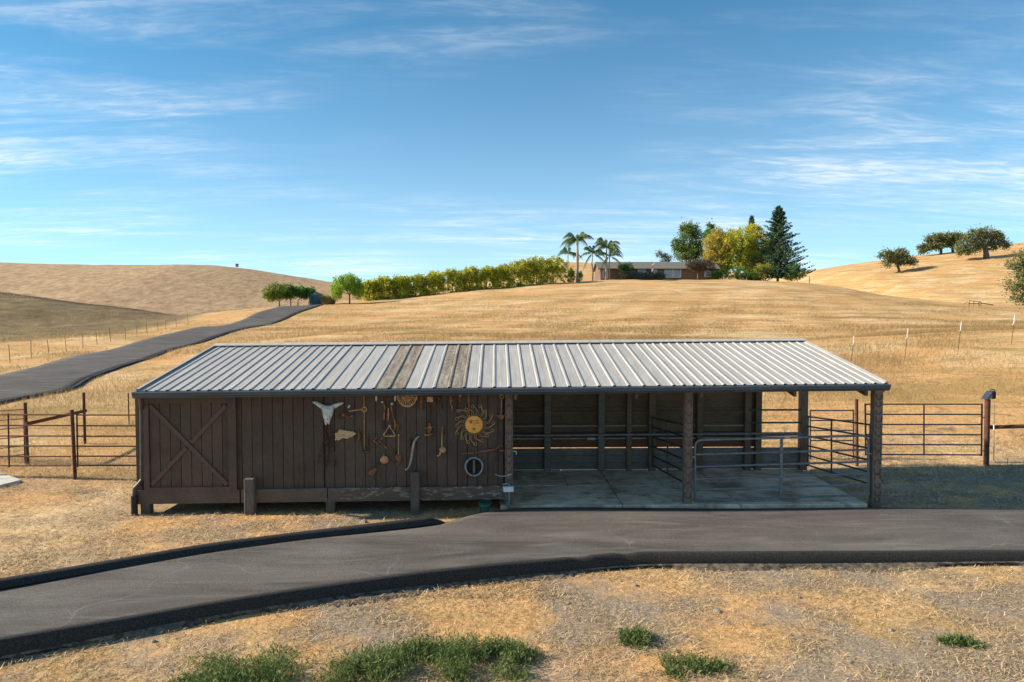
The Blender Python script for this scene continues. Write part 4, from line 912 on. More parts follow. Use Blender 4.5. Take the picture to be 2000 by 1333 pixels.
# golden sun ornament
sn = hang('sun_ornament', 926, 870, 'golden sun face ornament with curling wire rays', 'ornament', None); sc0 = (925.8, 829.5)
bc = Wp(*sc0, .05); build('disc', MB().ellipsoid(bc, (K(16.6), .03, K(16.6)), 28, 12), M_GOLD, sn, smooth=True)
build('rim', MB().tube([bc + np.array([K(16.4)*math.cos(t), -.004, K(16.4)*math.sin(t)]) for t in np.linspace(0, 2*math.pi, 33)[:-1]], K(.8), 6, False, True), M_GOLD, sn, smooth=True)
M_GOLDD = simple('bronze_shade_paint', (.24, .115, .03), (.36, .19, .06), 12, .6)
T(sn, [(920, 826, .086), (917, 824.3, .084), (922, 823.5, .086)], .7, M_GOLDD, 'brow')
for sx_ in (-1, 1):
    T(sn, [(926 + sx_*a, b, .083) for a, b in ((2.6, 822.5), (6, 820.8), (10, 823))], .6, M_GOLDD, 'brow'); build('eye', MB().ellipsoid(Wp(926 + sx_*6, 826.3, .076), (K(2.6), .008, K(1.4)), 12, 8), M_GOLDD, sn, smooth=True)
    build('cheek', MB().ellipsoid(Wp(926 + sx_*8, 833, .068), (K(4.2), .016, K(3.8)), 12, 8), M_GOLD, sn, smooth=True)
T(sn, [(926, 822, .082), (926, 829, .094), (925.6, 832.5, .10)], [.9, 1.3, 1.9], M_GOLD, 'nose', smooth=True)
T(sn, [(921.8, 836.6, .08), (925.8, 837.6, .084), (930, 836.4, .08)], [.4, .9, .4], M_GOLDD, 'mouth'); T(sn, [(923, 839.3, .08), (925.8, 839.9, .082), (928.6, 839.2, .08)], [.4, .8, .4], M_GOLDD, 'lower_lip')
NR = 16
for k in range(NR):
    a0 = 2*math.pi*(k + .3)/NR; lenk = [24, 27, 22][k % 3] + (3 if k % 5 == 0 else 0); pts = []
    for side in (0, 1):
        seq = []
        for t in np.linspace(0, 1, 12):
            rr = 16 + lenk*t*.93; wv = .17*math.sin(t*math.pi*1.45) ; half = (.105*(1 - t) + .012)*(1 if side else -1)
            a = a0 + wv + half*16/rr*1.25; seq.append((sc0[0] + rr*math.cos(a), sc0[1] + rr*math.sin(a), .045))
        pts.append(seq)
    tip = pts[0][-1]; tang = a0 + .17*math.sin(math.pi*1.45) - 1.3; hk = []
    for j in range(1, 8):
        th_ = j/7*4.0; rad_ = 3.6*(1 - .35*j/7); cc = (tip[0] + 3.6*math.cos(tang - math.pi/2 - .2), tip[1] + 3.6*math.sin(tang - math.pi/2 - .2))
        ang = tang + math.pi/2 - .2 - th_; hk.append((cc[0] + rad_*math.cos(ang), cc[1] + rad_*math.sin(ang), .045))
    T(sn, pts[0] + hk, .42, M_WIREG, 'ray', n=5); T(sn, pts[1] + [pts[0][-1]], .42, M_WIREG, 'ray', n=5)
# pick head, scythe bar, tongs, rim
pk = hang('short_pick', 979, 821, 'rusty two-pointed pick head hanging from a ring beside the post'); T(pk, [(980 + 4.3*math.cos(t), 775 + 3.4*math.sin(t)) for t in np.linspace(0, 6.28, 11)[:-1]], .6, M_RUSTL, 'ring', .04, closed=True); T(pk, [(979.5, 778), (979, 808)], .6, M_RUSTL, 'shank', .04); plate(pk, [(967.5, 810), (975, 811.5), (978, 806), (981, 811), (987.5, 808), (986.5, 812), (979.5, 820.5), (972, 814)], M_RUST, 'head', .03, .04)
sb = hang('cant_hook', 938, 886, 'long rusty tapering bar with a hooked end below the sun ornament'); T(sb, [(901, 886.5), (925, 885), (948, 881), (968, 877.5), (974, 873.5), (975, 869.5)], [.7, 1.2, 1.7, 1.9, 1.7, 1.0], M_LEATH, 'bar', .04)
tq = hang('rusty_calipers', 980, 900, 'dark rusty calipers with two splayed legs beside the post'); T(tq, [(980, 870), (976, 880), (969, 900)], .9, M_RUSTD, 'leg', .03); T(tq, [(980, 870), (984, 880), (987, 893)], .9, M_RUSTD, 'leg', .045); blob(tq, 980, 871, 2.2, 2, M_RUST, 'pivot', .05, .02); T(tq, [(976, 881), (983, 880)], .5, M_RUSTL, 'arc', .05)
rm_ = hang('wheel_rim', 926, 931, 'round grey metal ring with a dark centre low on the wall', 'rim', None); bc = Wp(925.8, 912, .06); build('ring', MB().tube([bc + np.array([K(16.8)*math.cos(t), 0, K(17.8)*math.sin(t)]) for t in np.linspace(0, 2*math.pi, 33)[:-1]], K(2.3), 10, False, True), M_GALV, rm_, smooth=True)
build('pan', MB().tube([bc + np.array([0, .045, 0]), bc + np.array([0, .02, 0])], K(16.2), 28), M_DARK, rm_); build('bar', MB().box(bc + np.array([0, .012, 0]), (K(4.6), .03, K(27)), .008), M_POST, rm_)
# frayed rope of pale twine near the post
tw = hang('pale_twine', 985, 930, 'pale knotted twine strung low between wall and horseshoe post', 'twine', None); T(tw, [(967, 927), (975, 930), (983, 930.5), (992, 929, .13), (999, 926, .13)], .5, M_BONE, 'twine')
for px, py in ((979, 930.5), (988, 930)): blob(tw, px, py, 1.4, 1.1, M_BONE, 'knot', .05 if px < 985 else .12, .02)
# water hydrant
hy = thing('water_hydrant', P(995, 992, YF - .2), 'white water riser with a pale box and blue valve beside the horseshoe post', 'hydrant'); yh = YF - .2
def hyb(name, pts, r, m): return build(name, MB().tube([P(a, b, yh) for a, b in pts], r, 10), m, hy)
hyb('pipe', [(994.5, 993), (994.5, 947), (991, 945.5), (982, 946)], .018, M_GALV); c = P(993, 956.5, yh - .02); build('box', MB().box(c, (.215, .07, .10), .012), M_WHITE, hy)
build('box_lid', MB().box(c + np.array([0, -.002, .055]), (.23, .08, .015), .004), M_WHITE, hy)
M_BLUE = simple('blue_valve', (.05, .16, .34), (.10, .26, .46), 9, .5); v_ = build('valve', MB().box(P(992.5, 986, yh - .02), (.055, .05, .05), .01), M_BLUE, hy); hyb('valve_handle', [(988.5, 984), (990, 982), (993, 981.5)], .012, M_BLUE); hyb('drain', [(994.5, 985), (997, 989), (997.5, 994)], .014, M_GALV)
# green bucket
c = P(946.5, 1003, YF - .42); c[2] = max(c[2], hz(c[0], c[1])); bk = thing('bucket', c, 'dark green plastic bucket on the ground beside the hydrant', 'bucket'); M_GREEN = simple('green_plastic', (.008, .055, .042), (.014, .085, .065), 6, .45)
build('body', MB().lathe([(.095, 0), (.10, .005), (.125, .23), (.118, .23), (.095, .02)], c, 24), M_GREEN, bk, smooth=False); build('rim', MB().tube([c + np.array([.128*math.cos(t), .128*math.sin(t), .235]) for t in np.linspace(0, 2*math.pi, 25)[:-1]], .010, 6, False, True), M_GREEN, bk)
build('handle', MB().tube([c + np.array([.132*math.cos(t), -.13*abs(math.sin(t)) - .0, .215 - .03*math.sin(t)]) for t in np.linspace(0, math.pi, 11)], .0035, 5), M_GALV, bk)

# ------------------------------------------------------------------ foliage
def leaf_mat(name, stops, trans=0.25, nscale=0.6, clump=0.35):
    trans = min(.5, trans + .15)
    t = NT(name); r = t.island(); n = t.noise(t.coord('Object'), nscale, 3, 0.5)
    v = t.math('ADD', t.math('MULTIPLY', r, 1 - clump), t.math('MULTIPLY', t.ramp(n, [(0.35, 0.0), (0.65, 1.0)]), clump))
    col = t.ramp(v, stops); t.fin(col, 0.6, 0, 0.25)
    tr = t.n('ShaderNodeBsdfTranslucent'); t.l(col, tr.inputs[0]); mx_ = t.n('ShaderNodeMixShader'); mx_.inputs[0].default_value = trans
    t.l(t.b.outputs[0], mx_.inputs[1]); t.l(tr.outputs[0], mx_.inputs[2]); t.l(mx_.outputs[0], t.out.inputs[0]); return t.m
L_HEDGE = leaf_mat('yellow_green_hedge_leaf', [(0.0, (0.082, 0.127, 0.023)), (0.35, (0.235, 0.289, 0.035)), (0.62, (0.589, 0.543, 0.054)), (1.0, (0.820, 0.820, 0.097))], .3, 0.9, .45)
L_GREEN = leaf_mat('fresh_green_leaf', [(0.0, (0.039, 0.088, 0.020)), (0.5, (0.108, 0.225, 0.042)), (1.0, (0.255, 0.392, 0.077))])
L_LIME = leaf_mat('lime_green_leaf', [(0.0, (0.123, 0.210, 0.021)), (0.5, (0.298, 0.455, 0.052)), (1.0, (0.525, 0.665, 0.105))], .35)
L_YEL = leaf_mat('autumn_yellow_leaf', [(0.0, (0.164, 0.206, 0.036)), (0.4, (0.427, 0.463, 0.061)), (0.75, (0.728, 0.669, 0.097)), (0.92, (0.690, 0.463, 0.121)), (1.0, (0.603, 0.335, 0.121))], .35, .5, .5)
L_OAK = leaf_mat('oak_leaf', [(0.0, (0.063, 0.080, 0.031)), (0.5, (0.162, 0.176, 0.063)), (1.0, (0.327, 0.318, 0.128))], .15)
L_CON = leaf_mat('conifer_needle', [(0.0, (0.020, 0.047, 0.023)), (0.6, (0.050, 0.102, 0.050)), (1.0, (0.118, 0.177, 0.077))], .1)
L_SAGE = leaf_mat('grey_sage_leaf', [(0.0, (.07, .08, .055)), (0.6, (.16, .17, .12)), (1.0, (.27, .27, .20))], .15)
L_DRY = leaf_mat('brown_twig', [(0.0, (.05, .038, .022)), (0.6, (.11, .085, .05)), (1.0, (.17, .14, .08))], .1)
L_PALM = leaf_mat('palm_leaflet', [(0.0, (0.058, 0.099, 0.035)), (0.6, (0.147, 0.216, 0.074)), (1.0, (0.314, 0.373, 0.144))], .2)
M_BARK = simple('grey_brown_bark', (.08, .062, .046), (.19, .155, .12), 3, .9, stretch=(3, 3, .6), bump=.6)
M_PALMT = simple('palm_trunk', (.20, .15, .11), (.38, .32, .26), 4, .85, stretch=(1, 1, 5), bump=.4)

def rhombi(rng, C, size, nrm=None, aspect=.55, up=0.0):
    n = len(C); d = rng.normal(size=(n, 3)); d /= np.linalg.norm(d, axis=1)[:, None]
    if up: d[:, 2] += up; d /= np.linalg.norm(d, axis=1)[:, None]
    e = rng.normal(size=(n, 3)); e -= d*(e*d).sum(1)[:, None]; e /= np.linalg.norm(e, axis=1)[:, None]
    s = size*rng.uniform(.6, 1.3, n)[:, None]
    V = np.stack([C - d*s*.5, C + e*s*aspect*.5, C + d*s*.5, C - e*s*aspect*.5], 1).reshape(-1, 3)
    return V, np.arange(4*n).reshape(n, 4)
def cloud(rng, blobs, n, size, clus=26, sig=.55, shell=.6, aspect=.6):
    """Leaves in twig-sized clusters spread through the blobs' outer volume."""
    B = np.array(blobs, float); wgt = (B[:, 3]*B[:, 4]*B[:, 5])**(2/3); wgt /= wgt.sum()
    nc = max(6, n//clus); bi = rng.choice(len(B), nc, p=wgt); d = rng.normal(size=(nc, 3)); d /= np.linalg.norm(d, axis=1)[:, None]
    rad = shell + (1.03 - shell)*rng.random(nc)**.7; cc = B[bi, :3] + d*B[bi, 3:6]*rad[:, None]
    k = rng.integers(0, nc, n); C = cc[k] + rng.normal(size=(n, 3))*sig*(.5 + rng.random((n, 1)))
    return rhombi(rng, C, size, aspect=aspect)
def merge(parts):
    V = []; F = []; o = 0
    for v, f in parts: V.append(v); F.append(f + o); o += len(v)
    return np.concatenate(V), np.concatenate(F)
def limbs(mb, base_r, h, tips, rng, lean=(0, 0)):
    top = (lean[0], lean[1], h); mb.tube([(0, 0, -.4), (lean[0]*.3, lean[1]*.3, h*.4), top], [base_r*1.25, base_r*.95, base_r*.75], 8)
    for t in tips:
        m = [(top[i] + t[i])/2 + (rng.normal()*.12*abs(t[2] - top[2]) if i < 2 else .08*h) for i in range(3)]
        mb.tube([top, m, t], [base_r*.55, base_r*.34, base_r*.10], 6)
def tree(name, label, b, blobs, leafmat, n, size, trunk_r, trunk_h, cat='tree', group=None, seed=1, sig=.45, clus=24, shell=.55, lean=(0, 0), crown='crown', trunkm=None, aspect=.6):
    """blobs: (dx, dy, dz, rx, ry, rz) metres from the tree's foot."""
    rng = np.random.default_rng(seed); root = thing(name, b, label, cat, group)
    V, F = cloud(rng, blobs, int(n*1.3), size*.85, clus, sig*.68, shell, aspect)
    o = place(crown, np_mesh(crown, V, F, leafmat), root, b)
    if trunk_r:
        mb = MB(); limbs(mb, trunk_r, trunk_h, [tuple(q[:3]) for q in blobs], rng, lean); place('trunk', mb.mesh('trunk', trunkm or M_BARK, smooth=True), root, b)
    return root
def pxblobs(b, L, rng, depth=1.0):
    """picture-measured blobs (px, py, rx, ry) at the tree's own distance -> metres from its foot."""
    out = []; k = b[1]/F_PX
    for q in L:
        c = P(q[0], q[1], b[1]); r1, r2 = q[2]*k, q[3]*k
        dy = q[4] if len(q) > 4 else rng.uniform(-.35, .35)*r1
        out.append((c[0] - b[0], dy, c[2] - b[2], r1, r1*depth, r2))
    return out
rg = random.Random(5)
# hedge along the hilltop: each shrub
HEDGE = [(722, 548, 590, 21), (752, 541, 586, 22), (782, 539, 583, 21), (812, 538, 580, 22), (846, 532, 577, 23), (884, 526, 573, 25), (917, 523, 571, 22), (950, 521, 567, 25), (984, 517, 563, 22), (1016, 508, 560, 26), (1048, 503, 557, 27), (1080, 502, 555, 30)]
hl = ['first, lowest shrub of the yellow-green hilltop hedge, behind the weeping tree', 'second hedge shrub from the weeping tree, yellow topped', 'third hedge shrub from the weeping tree', 'fourth hedge shrub from the weeping tree', 'fifth hedge shrub from the weeping tree',
      'sixth hedge shrub from the weeping tree, rising above its left neighbour', 'sixth hedge shrub left of the palms, rounded yellow-green', 'fifth hedge shrub left of the palms', 'fourth hedge shrub left of the palms, lower than the next', 'third hedge shrub left of the palms, golden', 'second hedge shrub left of the palms, bright yellow patch', 'tallest rounded hedge shrub beside the palms, last of the row']
for i, (px, ty, by, hw) in enumerate(HEDGE):
    Y = 129 + (px - 720)/360*14; b = base(px, Y); k = Y/F_PX; h = P(px, ty, Y)[2] - b[2]; r = hw*k
    bl = [(rg.uniform(-.3, .3), rg.uniform(-.4, .4), h*.27, r*1.08, r*1.0, h*.33), (-r*.25, 0, h*.62, r*.75, r*.85, h*.30), (r*.3, rg.uniform(-.3, .3), h*.66, r*.7, r*.8, h*.30), (rg.uniform(-.4, .4), -.3, h*.80, r*.55, r*.6, h*.2)]
    tree('hedge_shrub', hl[i], b, bl, L_HEDGE, 4200, .36, .10, h*.35, 'shrub', 'hedge shrubs on the hilltop', 100 + i, .30, 22, .62)
# weeping tree with hanging sprays
b = base(683, 122); k = b[1]/F_PX; b[2] = hz(b[0], b[1])
bl = pxblobs(b, [(665, 557, 15, 16), (690, 556, 17, 17), (678, 548, 16, 12), (700, 566, 11, 16), (657, 570, 10, 14)], rg)
wt = tree('pepper_tree', 'bright lime green weeping tree left of the hedge', b, bl, L_LIME, 5200, .30, .14, 1.6, seed=31, sig=.35)
rng = np.random.default_rng(8); V = []; F = []
cs = []
for q in bl:
    for j in range(34):
        a = rng.uniform(0, 6.28); x0 = np.array([q[0] + q[3]*math.cos(a)*.95, q[1] + q[4]*math.sin(a)*.95, q[2]]); L_ = rng.uniform(.5, 1.4)
        for s_ in np.linspace(0, 1, 10): cs.append(x0 + np.array([rng.normal()*.05, rng.normal()*.05, -L_*s_]))
V, F = rhombi(rng, np.array(cs), .26, aspect=.4, up=1.5); place('hanging_sprays', np_mesh('hanging_sprays', V, F, L_LIME), wt, b)
# orchard trees by the water tank
for i, (pxs, foot, lab) in enumerate((([(530, 571, 16, 13), (545, 566, 16, 13), (538, 578, 17, 9), (522, 580, 9, 8)], 546, 'leftmost broad fruit tree beside the upper driveway'), ([(562, 568, 13, 12), (574, 570, 13, 10), (566, 577, 14, 7)], 568, 'middle fruit tree beside the upper driveway'), ([(590, 571, 13, 9), (603, 571, 12, 8), (596, 577, 13, 5)], 582, 'right fruit tree beside the blue-green tank'))):
    b = base(foot, 126 + i*2); b[2] = max(b[2], P(foot, 592, b[1])[2] - 1.2)
    b[2] = hz(b[0], b[1]); tree('fruit_tree', lab, b, pxblobs(b, pxs, rg), L_GREEN if i else L_LIME if False else leaf_mat('fruit_tree_leaf', [(0, (0.052, 0.096, 0.021)), (.5, (0.158, 0.228, 0.035)), (1, (0.420, 0.455, 0.070))]) if i == 0 else L_GREEN, 2600, .33, .11, 1.1, group='fruit trees by the tank', seed=41 + i, sig=.3)
# water tank
b = base(618, 130); tk = thing('water_tank', b, 'squat blue-green water tank at the top of the driveway', 'tank'); M_TANK = simple('blue_green_tank', (.030, .085, .105), (.05, .12, .14), 2, .5, stretch=(1, 1, .3)); r = 13.5*130/F_PX; h = P(618, 576, 130)[2] - b[2]
build('body', MB().lathe([(r, -.3), (r, h*.33), (r*1.015, h*.34), (r*1.015, h*.36), (r, h*.37), (r, h*.68), (r*1.015, h*.69), (r*1.015, h*.71), (r, h*.72), (r, h)], b, 28), M_TANK, tk); build('roof', MB().lathe([(r*1.03, h), (r*.6, h + .28), (r*.15, h + .42), (r*.15, h + .5)], b, 28), M_TANK, tk)
build('pipe', MB().tube([b + np.array([-r - .1, -.3, -.1]), b + np.array([-r - .1, -.3, .6]), b + np.array([-r + .1, -.1, .6])], .06, 6), M_GALV, tk)
# pampas clump
def blades(rng, n, rad, h, w0, droop, spread=1.0):
    a = rng.uniform(0, 2*math.pi, n); r0 = rad*np.sqrt(rng.random(n)); p0 = np.c_[r0*np.cos(a), r0*np.sin(a), np.zeros(n)]
    th = a + rng.normal(size=n)*.8; out = np.c_[np.cos(th), np.sin(th), np.zeros(n)]*(rng.uniform(.1, 1, n)*spread)[:, None]; hh = h*rng.uniform(.55, 1.1, n)
    p1 = p0 + out*hh[:, None]*.35 + np.c_[np.zeros(n), np.zeros(n), hh*.6]; p2 = p0 + out*hh[:, None]*(.8 + droop) + np.c_[np.zeros(n), np.zeros(n), hh*(1 - droop*.5)]
    sd = np.c_[-np.sin(th), np.cos(th), np.zeros(n)]*w0
    V = np.stack([p0 - sd, p0 + sd, p1 + sd*.7, p1 - sd*.7, p2], 1); i = np.arange(n)*5
    T_ = np.concatenate([np.c_[i, i + 1, i + 2], np.c_[i, i + 2, i + 3], np.c_[i + 3, i + 2, i + 4]]); return V.reshape(-1, 3), T_
L_PAMP = leaf_mat('pampas_blade', [(0, (.12, .11, .04)), (1, (.34, .30, .14))])
b = base(642, 124); o = thing('pampas_clump', b, 'rounded clump of tall dull green grass between tank and weeping tree', 'grass clump'); V, F = blades(np.random.default_rng(3), 900, 1.0, 2.1, .03, .5); place('blades', np_mesh('blades', V, F, L_PAMP), o, b); V, F = blades(np.random.default_rng(4), 200, .8, 2.5, .02, .2); place('plumes', np_mesh('plumes', V, F, leaf_mat('plume', [(0, (.3, .25, .13)), (1, (.45, .38, .22))])), o, b)
# palms
def palm(name, label, px, Y, top_y, crown, nf, tr, seed, dead=0):
    rng = np.random.default_rng(seed); b = base(px, Y); root = thing(name, b, label, 'palm', 'palms beside the house'); k = Y/F_PX; h = P(px, top_y, Y)[2] - b[2]
    pts = [(0, 0, -.4), (rng.normal()*.05, 0, h*.35), (rng.normal()*.06, 0, h*.7), (0, 0, h)]; place('trunk', MB().tube(pts, [tr*1.25, tr, tr*.9, tr*.7], 10).mesh('trunk', M_PALMT, smooth=True), root, b)
    place('crownshaft', MB().tube([(0, 0, h - .1), (0, 0, h + .5), (0, 0, h + .9)], [tr*.75, tr*.6, tr*.2], 8).mesh('crownshaft', L_PALM, smooth=True), root, b)
    for i in range(nf):
        a = 2.4*i + rng.normal()*.25; el = rng.uniform(.45, 1.38) if i >= dead else -.1; L_ = crown*k*1.3*rng.uniform(.85, 1.15); d = np.array([math.cos(a), math.sin(a)*.9]); rach = []
        n = 12
        for s_ in np.linspace(0, 1, n):
            rr = L_*(s_*math.cos(el)*.9 + .10*s_); zz_ = L_*(math.sin(el)*1.0*s_ - .72*s_**2.4*(.6 + math.cos(el)*.6)); rach.append(np.array([d[0]*rr, d[1]*rr, h + .6 + zz_]))
        Vs = []; Fs = []
        mbr = MB().tube(rach, [.035*(1 - .8*t) for t in np.linspace(0, 1, n)], 4); v0 = np.array(mbr.v); tris = [(f[0], f[1], f[2]) for f in mbr.f if len(f) == 4] + [(f[0], f[2], f[3]) for f in mbr.f if len(f) == 4]
        Vs.append(v0); Fs.append(np.array(tris)); o = len(v0); side = np.array([-d[1], d[0], 0]); vv = []; ff = []
        for j in range(70):
            t = .12 + .88*j/70; q = t*(n - 1); i0 = min(int(q), n - 2); c = rach[i0]*(1 - q + i0) + rach[i0 + 1]*(q - i0); tan = rach[i0 + 1] - rach[i0]; tan /= np.linalg.norm(tan)
            for sg in (-1, 1):
                ll = L_*.27*math.sin(math.pi*(.15 + .8*t))*rng.uniform(.8, 1.15); e = c + side*sg*ll*.5 + tan*ll*.45 + np.array([0, 0, -ll*rng.uniform(.45, .9)]) + rng.normal(size=3)*.03
                vv += [c - tan*.035, c + tan*.035, e]; ff.append((o, o + 1, o + 2)); o += 3
        Vs.append(np.array(vv)); Fs.append(np.array(ff)); place('frond', np_mesh('frond', np.concatenate(Vs), np.concatenate(Fs), L_PALM), root, b)
palm('queen_palm', 'tallest thick trunked palm left of the house', 1127, 146, 478, 34, 22, .30, 1)
palm('queen_palm', 'small slim palm left of the tallest palm, beside the hedge', 1109, 149, 503, 25, 11, .13, 2)
palm('queen_palm', 'slim palm between the tallest palm and the house', 1157, 149, 502, 27, 13, .13, 3, 2)
palm('queen_palm', 'feathery palm in front of the left house end', 1184, 147, 492, 34, 17, .19, 4)
palm('queen_palm', 'shorter grey palm close behind the feathery one at the house', 1190, 149, 507, 26, 10, .14, 5, 2)
b = base(1115, 145); tree('yellow_shrub', 'narrow bright yellow-green shrub at the foot of the tallest palm', b, [(0, 0, 1.0, .8, .8, 1.1), (.1, 0, 2.1, .65, .7, 1.0)], leaf_mat('chartreuse_leaf', [(0, (.18, .20, .02)), (1, (.48, .46, .05))], .35), 1500, .26, .06, .8, 'shrub', seed=61, sig=.22)
b = base(1131, 147); tree('green_shrub', 'dull green shrub right of the tallest palm trunk', b, [(0, 0, .9, .75, .75, 1.0), (.2, 0, 1.4, .5, .5, .7)], L_GREEN, 1000, .24, .06, .6, 'shrub', seed=62, sig=.2)
# ------------------------------------------------------------------ house
Yh = 152.0; kh = Yh/F_PX; zg = hz(P(1290, 546, Yh)[0], Yh)
def hx(px): return P(px, 530, Yh)[0]
M_HW = simple('tan_brown_siding', (.15, .095, .062), (.20, .128, .085), 3, .8, stretch=(1, 1, 6)); M_HR = simple('grey_shingle_roof', (.12, .115, .10), (.20, .19, .17), 6, .9, stretch=(3, 1, 6), bump=.3); M_GLASS = simple('window_glass', (.10, .14, .18), (.25, .30, .36), 1.5, .08, 0, .8); M_FR = simple('white_window_frame', (.72, .71, .68), (.8, .79, .76), 4, .5)
house = thing('house', (hx(1290), Yh, zg), 'long low tan ranch house with grey gable roof on the hilltop', 'house'); hx0, hx1 = hx(1172), hx(1402); ez = P(1290, 526, Yh)[2]; rz_ = P(1290, 512, Yh + 4)[2]
build('wall', MB().prism([(Yh, zg - .5), (Yh, ez), (Yh + 4, rz_ - .15), (Yh + 8, ez), (Yh + 8, zg - .5)], 'x', hx0, hx1), M_HW, house)
rf = build('roof', MB().prism([(Yh - .6, ez - .12), (Yh - .6, ez + .06), (Yh + 4, rz_), (Yh + 8.6, ez + .06), (Yh + 8.6, ez - .12), (Yh + 4, rz_ - .18)], 'x', hx0 - .5, hx1 + .5), M_HR, house)
build('fascia', MB().box(((hx0 + hx1)/2, Yh - .62, ez - .03), (hx1 - hx0 + 1.0, .04, .2)), simple('brown_fascia', (.05, .035, .03), (.08, .06, .05)), rf)
def win(a, b_, t_, bo, panes=1, nm='window'):
    x0, x1 = hx(a), hx(b_); z1, z0 = P(1290, t_, Yh)[2], P(1290, bo, Yh)[2]; f_ = MB(); fw = .09; yy = Yh - .05
    for q in ((x0, x1, z1 - fw, z1), (x0, x1, z0, z0 + fw)): f_.box(((q[0] + q[1])/2, yy, (q[2] + q[3])/2), (q[1] - q[0], .1, q[3] - q[2]))
    xs_ = np.linspace(x0, x1, panes + 1)
    for i, xx in enumerate(xs_): f_.box((xx + (fw/2 if i == 0 else -fw/2 if i == panes else 0), yy - .003, (z0 + z1)/2), (fw, .1, z1 - z0 - 2*fw))
    w_ = build(nm, f_, M_FR, house)
    for i in range(panes): build('pane', MB().box(((xs_[i] + xs_[i + 1])/2, Yh - .03, (z0 + z1)/2), (xs_[i + 1] - xs_[i] - fw*1.2, .03, z1 - z0 - fw*2)), M_GLASS, w_)
win(1177, 1187, 527.5, 544, 1, 'glass_door'); win(1245, 1261, 527, 534); win(1272, 1283, 527, 534); win(1298, 1330, 525.5, 542.5, 2, 'sliding_door'); win(1376, 1388, 529, 541.5)
build('corner_trim', MB().box((hx0 + .12, Yh - .06, (zg + ez)/2 - .2), (.3, .1, ez - zg + .2)), simple('pale_trim', (.5, .42, .36), (.58, .5, .44)), house)
ch_ = build('vent_pipe', MB().tube([(hx(1343), Yh + 2, ez), (hx(1343), Yh + 2, rz_ + .4)], .08, 6), M_GALV, rf)
# flag on a pole
b = base(1272, 150); fl = thing('flag', b, 'small red and white flag on a thin pole before the house', 'flag'); build('pole', MB().tube([b - np.array([0, 0, .3]), b + np.array([0, 0, 4.2])], .03, 6), M_GALV, fl)
t = NT('red_white_cloth'); wv = t.n('ShaderNodeTexWave'); wv.inputs['Scale'].default_value = 1.6; t.l(t.coord('Object', (1, 1, .4)), wv.inputs[0]); M_FLAG = t.fin(t.ramp(wv.outputs[1], [(.45, (.5, .05, .05)), (.6, (.75, .7, .68))]), .8)
top = b[2] + 3.7; mb = MB(); n = 9; mb.add([(b[0] + .05 + (.42 - .22*i/8)*s_*(1 + .25*math.sin(i)) - .4*i/8*0, b[1] - .05 + .08*math.sin(i*1.3 + s_*3), top - 1.9*i/8) for i in range(n) for s_ in (0, .35, .7, 1)], [(i*4 + k, i*4 + k + 1, i*4 + k + 5, i*4 + k + 4) for i in range(n - 1) for k in range(3)]); build('cloth', mb, M_FLAG, fl)
# shrubs before the house
b = base(1223, 149.5); tree('round_shrub', 'round dark green tree before the house roof, left of the windows', b, pxblobs(b, [(1217, 524, 9, 8), (1228, 522, 10, 9), (1223, 530, 11, 7)], rg), L_GREEN, 2400, .28, .12, .9, 'shrub', seed=71, sig=.25)
for i, (px, w_, t_) in enumerate(((1226, 18, 529), (1247, 18, 530), (1268, 17, 531), (1286, 14, 533))):
    b = base(px, 148.2); h = max(.9, P(px, t_, 148.2)[2] - b[2]); r = w_*148.2/F_PX
    tree('sage_shrub', ['leftmost grey sage shrub before the house', 'grey sage shrub below the small window', 'grey sage shrub at the flag pole', 'low grey sage shrub left of the glass doors'][i], b, [(-r*.4, 0, h*.5, r*.6, r*.6, h*.45), (r*.4, .1, h*.45, r*.65, r*.6, h*.45), (0, -.1, h*.62, r*.5, r*.5, h*.36)], L_SAGE, 1700, .27, .05, .4, 'shrub', 'sage shrubs before the house', 75 + i, .18)
b = base(1362, 149.5); tree('bare_tree', 'brown half bare twiggy tree before the right house end', b, pxblobs(b, [(1350, 518, 11, 8), (1368, 514, 13, 8), (1384, 520, 12, 9), (1366, 524, 15, 6)], rg), L_DRY, 5200, .34, .13, 1.4, seed=81, sig=.4, aspect=.3)
# trees behind and right of the house
def pt(name, label, foot, Y, L, m, n, size, tr, th, seed, **k):
    b = base(foot, Y); return tree(name, label, b, pxblobs(b, L, rg, .9), m, n, size, tr, th, seed=seed, **k)
pt('evergreen_tree', 'tall bushy green tree behind the house roof', 1347, 166, [(1338, 452, 13, 17), (1352, 450, 13, 15), (1362, 466, 13, 18), (1340, 480, 16, 18), (1325, 482, 12, 13), (1352, 496, 20, 14), (1318, 474, 6, 9), (1364, 488, 11, 16), (1334, 500, 16, 11)], leaf_mat('warm_green_leaf', [(0, (0.052, 0.096, 0.025)), (.5, (0.140, 0.219, 0.045)), (1, (0.333, 0.385, 0.088))]), 9000, .42, .28, 3, 91, sig=.5)  # leaf tones run from deep to yellowish green at random
pt('evergreen_tree', 'dark green treetop showing between the tall green tree and yellow tree', 1388, 172, [(1386, 446, 9, 11), (1396, 452, 11, 12), (1380, 466, 12, 18), (1398, 478, 16, 20), (1390, 504, 16, 20)], L_GREEN, 4200, .45, .25, 4, 92, sig=.45)
pt('small_tree', 'small pale green sapling rising over the left end of house roof', 1300, 163, [(1286, 497, 5, 5), (1297, 501, 8, 6), (1308, 505, 8, 6), (1300, 515, 11, 8)], L_SAGE, 1500, .32, .1, 2, 93, sig=.35)
